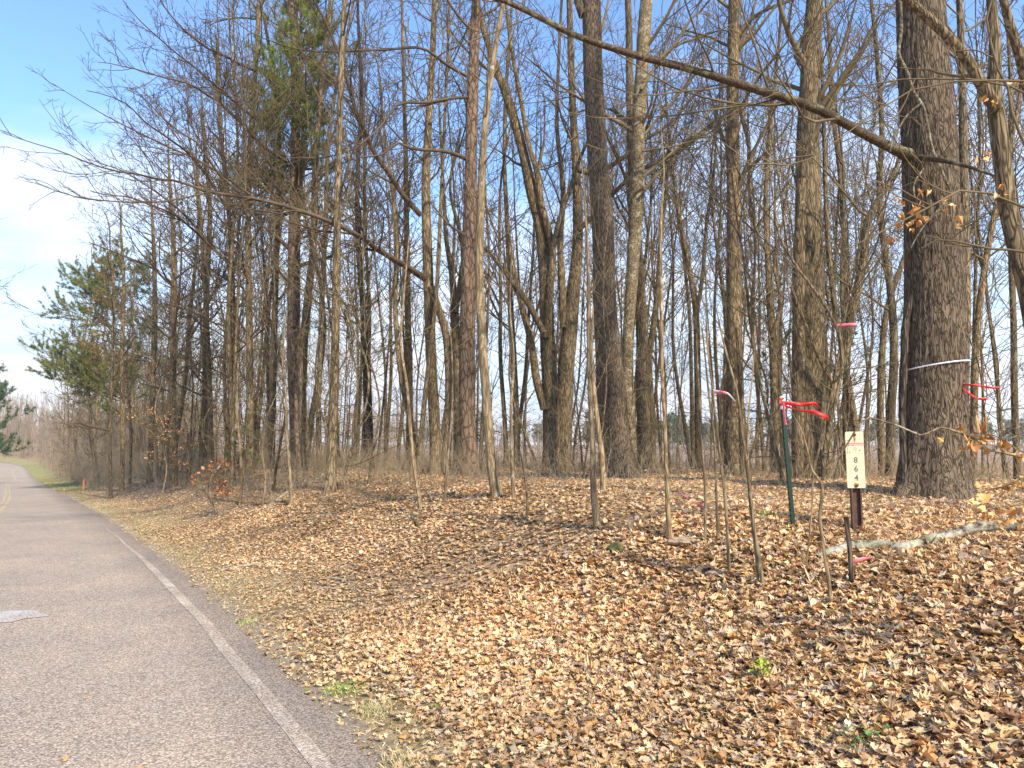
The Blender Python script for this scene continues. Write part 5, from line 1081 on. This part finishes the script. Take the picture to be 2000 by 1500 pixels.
ribbon('streamer', '', [(1524, 786, DP - .03, 5), (1545, 788, DP - .05, 25), (1565, 790, DP - .04, -5), (1580, 789, DP - .07, 20), (1592, 789, DP - .06, 40, .9), (1598, 795, DP - .06, 70, .7)], .031, 'red_tape', parent=r, base=bt)
ribbon('streamer', '', [(1524, 788, DP - .03, 30, .6), (1545, 797, DP - .05, 60, .6), (1570, 803, DP - .06, 50, .7), (1588, 804, DP - .08, 10), (1603, 809, DP - .1, -20), (1614, 816, DP - .09, 20), (1613, 820, DP - .07, 60, .7), (1600, 815, DP - .06, 60, .5)], .031, 'red_tape', parent=r, base=bt)
knot(1526, 779, DP - .025, .016, 'red_tape', r, bt)
ribbon('pink_tape', 'thin pink tape hanging down the green post from its tip', [(1530, 784, DP - .04, 70, .8), (1531, 800, DP - .05, 50), (1532, 815, DP - .05, 60), (1535, 830, DP - .05, 40)], .02, 'pink_tape')
bt = at(1630, 633, 12.4); r = empty('pink_tape', bt, 'faded pink tape tied to the crooked trunk high above the sign', 'tape')
ribbon('streamer', '', [(1627, 632, 12.4, 0, .7), (1634, 636, 12.4, 20), (1650, 635, 12.35, 5), (1665, 634, 12.3, 0), (1675, 635, 12.3, 10, 1.1)], .055, 'pink_tape', parent=r, base=bt); knot(1629, 633, 12.35, .03, 'pink_tape', r, bt)
bt = at(1880, 752, 9.0); r = empty('red_tape', bt, 'red tape with two streamers trailing from the right side of the big oak', 'tape')
ribbon('streamer', '', [(1880, 751, 9.1, 10, .8), (1900, 752, 9.0, 30), (1915, 754, 9.0, 0), (1935, 757, 8.9, 20), (1952, 757, 8.9, 0)], .024, 'red_tape', parent=r, base=bt)
ribbon('streamer', '', [(1880, 757, 9.1, 10, .8), (1890, 767, 9.0, 30), (1902, 775, 9.0, 0), (1915, 779, 8.9, 20), (1929, 778, 8.9, 0)], .026, 'red_tape', parent=r, base=bt)
bt = at(1395, 763, 6.2); r = empty('white_tape', bt, 'white and pink tape strands blowing from a thin sapling', 'tape')
ribbon('streamer', '', [(1386, 758, 6.2, 40, .6), (1400, 764, 6.15, 20), (1420, 768, 6.1, 30), (1436, 784, 6.1, 60, .6)], .016, 'white_tape', parent=r, base=bt)
ribbon('streamer', '', [(1394, 765, 6.2, 0, .8), (1400, 767, 6.15, 20), (1412, 766, 6.1, 10), (1421, 769, 6.1, 0)], .02, 'pink_tape', parent=r, base=bt)
def tape_on_ground(label, pts, w_, m):
    q = []
    for px, py, rl_, wf in pts: g_ = ground_at(px, py); q.append((px, py - 4, g_[1] - .1, rl_, wf))
    ribbon('pink_tape', label, q, w_, m)
tape_on_ground('pink tape strip draped on the leaves behind the thin saplings', [(1324, 958, 20, .7), (1334, 970, 40, 1), (1348, 981, 10, 1), (1360, 988, 40, 1), (1376, 995, 10, 1)], .03, 'pink_tape')
tape_on_ground('pink tape scrap lying under the log behind the upright stick', [(1657, 1101, 0, .8), (1672, 1100, 10, 1), (1688, 1096, 20, .8), (1704, 1093, 40, .5)], .036, 'pink_tape')
tape_on_ground('pink tape scrap in the leaves right of the big oak roots', [(1930, 1000, 0, .7), (1940, 1006, 10, 1), (1955, 1012, 20, .7)], .035, 'pink_tape')
# white band round the oak
zc = at(1826, 717, 9.4)[2]; ob = np.array(oak.location); k = np.argmin(abs(opts[:, 2] + ob[2] - zc)); cx, cy, rad_ = opts[k, 0] + ob[0], opts[k, 1] + ob[1], orr[k] * 1.045 + .012
th = np.linspace(0, 2 * PI, 97)[:-1]; a = Acc(); zz = zc + .055 * np.cos(th + .5) * 1.0; rw = .009
q = np.stack([cx + rad_ * np.cos(th), cy + rad_ * np.sin(th), zz], 1); out = np.stack([np.cos(th), np.sin(th), 0 * th], 1)
V = np.stack([q + [0, 0, -rw], q + [0, 0, rw], q + [0, 0, rw] - out * .002, q + [0, 0, -rw] - out * .002], 1) - [cx, cy, zc]
k = (np.arange(96) * 4)[:, None]; k2 = (np.roll(np.arange(96), -1) * 4)[:, None]; j = np.arange(4)[None]; j2 = (j + 1) % 4
a.add(V, np.stack([k + j, k2 + j, k2 + j2, k + j2], -1)); o = a.build('white_band', M['white_tape']); o.location = (cx, cy, zc); tag(o, 'white tape band wrapped round the big rough oak', 'tape')
for px, py, lb in ((1786, 1051, 'red plastic scrap on the leaves between the log and the oak'), (1808, 1297, 'red plastic scrap standing in the leaves on the lower right slope')):
    g_ = ground_at(px, py); d_ = g_[1] - .03; ribbon('red_scrap', lb, [(px - 8, py + 10, d_, 20, .6), (px - 2, py, d_ - .01, 50, 1.2), (px + 4, py - 8, d_, 10, .7)], .035, 'red_tape', cat='scrap')

# ------------------------------------------------------------------ number sign, green post, orange marker
import bmesh
def box(bm, x0, x1, y0, y1, z0, z1):
    v = [bm.verts.new(p) for p in ((x0, y0, z0), (x1, y0, z0), (x1, y1, z0), (x0, y1, z0), (x0, y0, z1), (x1, y0, z1), (x1, y1, z1), (x0, y1, z1))]
    for f in ((0, 3, 2, 1), (4, 5, 6, 7), (0, 1, 5, 4), (1, 2, 6, 5), (2, 3, 7, 6), (3, 0, 4, 7)): bm.faces.new([v[i] for i in f])
def bobj(name, bm, m, parent=None, bev=0.0):
    if bev: bmesh.ops.bevel(bm, geom=bm.edges[:], offset=bev, segments=2, affect='EDGES')
    me = bpy.data.meshes.new(name); bm.to_mesh(me); bm.free(); me.materials.append(M[m]); o = bpy.data.objects.new(name, me); C.objects.link(o); o.parent = parent; return o
M['plate'] = plain('cream_sign_plate', (.54, .50, .33), .55, .35)
M['rust'] = flatmat('rust', (.25, .07, .02), (.55, .22, .04), 60)
M['screw'] = plain('rusty_screw', (.03, .02, .015), .6, .4)
M['digit'] = plain('grey_digit', (.13, .13, .13), .6, .2)
M['digit_worn'] = plain('worn_digit', (.42, .40, .30), .6, .2)
M['post'] = flatmat('weathered_post', (.055, .03, .022), (.15, .085, .06), 16)
gs = ground_at(1675, 1042); sd_ = gs[1]; k_ = sd_ / F
root = empty('number_sign', gs, 'narrow cream number sign 9864 on a short brown channel post', 'sign')
def zpx(py): return at(1675, py, sd_)[2] - gs[2]
bm = bmesh.new(); wp = 10 * k_
box(bm, -wp, -wp + .014, -.02, .02, -.15, zpx(905)); box(bm, wp - .014, wp, -.02, .02, -.15, zpx(905)); box(bm, -wp + .0141, wp - .0141, .006, .016, -.15, zpx(905) - .001)
bobj('post', bm, 'post', root, .0015)
W2, zt_, zb_ = 17 * k_, zpx(843), zpx(953); rc = .012
import itertools
out = []
for cx_, cz_, a0 in ((W2 - rc, zt_ - rc, 0), (-W2 + rc, zt_ - rc, 90), (-W2 + rc, zb_ + rc, 180), (W2 - rc, zb_ + rc, 270)):
    for i in range(6): t_ = rad(a0 + 18 * i); out.append((cx_ + rc * math.cos(t_), cz_ + rc * math.sin(t_)))
bm = bmesh.new(); f1 = [bm.verts.new((x, -.027, z)) for x, z in out]; f2 = [bm.verts.new((x, -.0225, z)) for x, z in out]
bm.faces.new(f1[::1]); bm.faces.new(f2[::-1])
for i in range(len(out)): j_ = (i + 1) % len(out); bm.faces.new((f1[j_], f1[i], f2[i], f2[j_]))
bmesh.ops.recalc_face_normals(bm, faces=bm.faces); plate = bobj('plate', bm, 'plate', root)
def disc(name, x, z, rx_, rz_, y, m, parent, jag=.0, hgt=.001):
    bm = bmesh.new(); n = 20; v = []; 
    for i in range(n): t_ = i * 2 * PI / n; r_ = 1 + jag * math.sin(5 * t_ + x * 999) + jag * .6 * math.sin(3 * t_ + 1); v.append(bm.verts.new((x + rx_ * r_ * math.cos(t_), y, z + rz_ * r_ * math.sin(t_))))
    f = bm.faces.new(v); e = bmesh.ops.extrude_face_region(bm, geom=[f]); [setattr(q, 'co', q.co + Vector((0, -hgt, 0))) for q in e['geom'] if isinstance(q, bmesh.types.BMVert)]
    bmesh.ops.recalc_face_normals(bm, faces=bm.faces); return bobj(name, bm, m, parent)
for nm, x, z in (('screw', 0.0, zpx(849)), ('screw', -.002, zpx(949))):
    s_ = disc(nm, x, z, .011, .011, -.0285, 'screw', plate, 0, .005)
disc('rust_stain', 0, zpx(850), .014, .013, -.0273, 'rust', plate, .15, .0004); disc('rust_stain', 0, zpx(858), .0075, .022, -.0275, 'rust', plate, .2, .0004); disc('rust_stain', -.002, zpx(947), .020, .016, -.0273, 'rust', plate, .15, .0004)
for x, z in ((-.040, zpx(883)), (.036, zpx(880)), (-.012, zpx(870))): disc('nail_hole', x, z, .004, .004, -.0273, 'screw', plate, .1, .0006)
bm = bmesh.new(); box(bm, -W2 - .001, W2 + .001, -.0290, -.0280, zpx(866.5), zpx(865)); box(bm, -W2 - .001, W2 + .001, -.0290, -.0280, zpx(869.5), zpx(868.5)); bobj('pink_string', bm, 'pink_tape', root)
for ch, py, mm in (('9', 879, 'digit_worn'), ('8', 899, 'digit'), ('6', 916, 'digit'), ('4', 933.5, 'digit')):
    cu = bpy.data.curves.new('digit', 'FONT'); cu.body = ch; cu.size = .062; cu.extrude = .0004; cu.offset = .0012; cu.align_x = 'CENTER'; cu.align_y = 'CENTER'
    tmp = bpy.data.objects.new('tmp', cu); C.objects.link(tmp); dg = bpy.context.evaluated_depsgraph_get(); me = bpy.data.meshes.new_from_object(tmp.evaluated_get(dg)); bpy.data.objects.remove(tmp)
    me.materials.clear(); me.materials.append(M[mm]); o = bpy.data.objects.new('digit', me); C.objects.link(o); o.parent = plate; o.location = (.002, -.0276, zpx(py)); o.rotation_euler = (PI / 2, 0, 0)
root.rotation_euler = (0, rad(-.6), rad(-6))
# green T post
g_ = ground_at(1547, 1034); tp = at(1524, 774, g_[1]); v = Vector(tp - g_); Lp = v.length
root = empty('fence_post', g_, 'dark green steel post with a white tip leaning left beside the sign', 'post')
root.rotation_euler = v.to_track_quat('Z', 'Y').to_euler()
zw = Lp * .9
bm = bmesh.new(); box(bm, -.018, .018, -.003, .003, -.2, zw); box(bm, -.003, .003, .0031, .030, -.2, zw)
for i in range(22): box(bm, -.006, .006, -.009, -.0031, .06 + i * .045, .075 + i * .045)
bobj('shaft', bm, 'green_paint', root)
bm = bmesh.new(); box(bm, -.0185, .0185, -.0035, .0035, zw + .001, Lp); box(bm, -.0035, .0035, .0036, .031, zw + .001, Lp); bobj('tip', bm, 'white_paint', root)
g_ = ground_at(163, 958); hh_ = 20 * g_[1] / F; root = empty('marker_post', g_, 'short orange marker post at the edge of the thicket by the road', 'post')
bm = bmesh.new(); box(bm, -.045, .045, -.02, .02, -.1, hh_); bobj('post', bm, 'orange', root, .008); bm = bmesh.new(); box(bm, -.048, .048, -.023, .023, hh_ + .002, hh_ + .03); bobj('cap', bm, 'orange', root, .006)

# ------------------------------------------------------------------ haze over everything
import sys
bm = bmesh.new(); box(bm, -640, 560, -360, 780, -9, 45); me = bpy.data.meshes.new('haze'); bm.to_mesh(me); bm.free()
hz = bpy.data.objects.new('haze', me); C.objects.link(hz); hz['kind'] = 'stuff'; hz['label'] = 'thin pale air haze over the far woods'
hm = bpy.data.materials.new('haze'); hm.use_nodes = True; hm.node_tree.nodes.clear()
pv = N(hm.node_tree, 'ShaderNodeVolumePrincipled', {'Color': (.90, .93, 1, 1), 'Density': .0006, 'Anisotropy': .2}); ho = N(hm.node_tree, 'ShaderNodeOutputMaterial'); hm.node_tree.links.new(pv.outputs[0], ho.inputs['Volume'])
me.materials.append(hm)
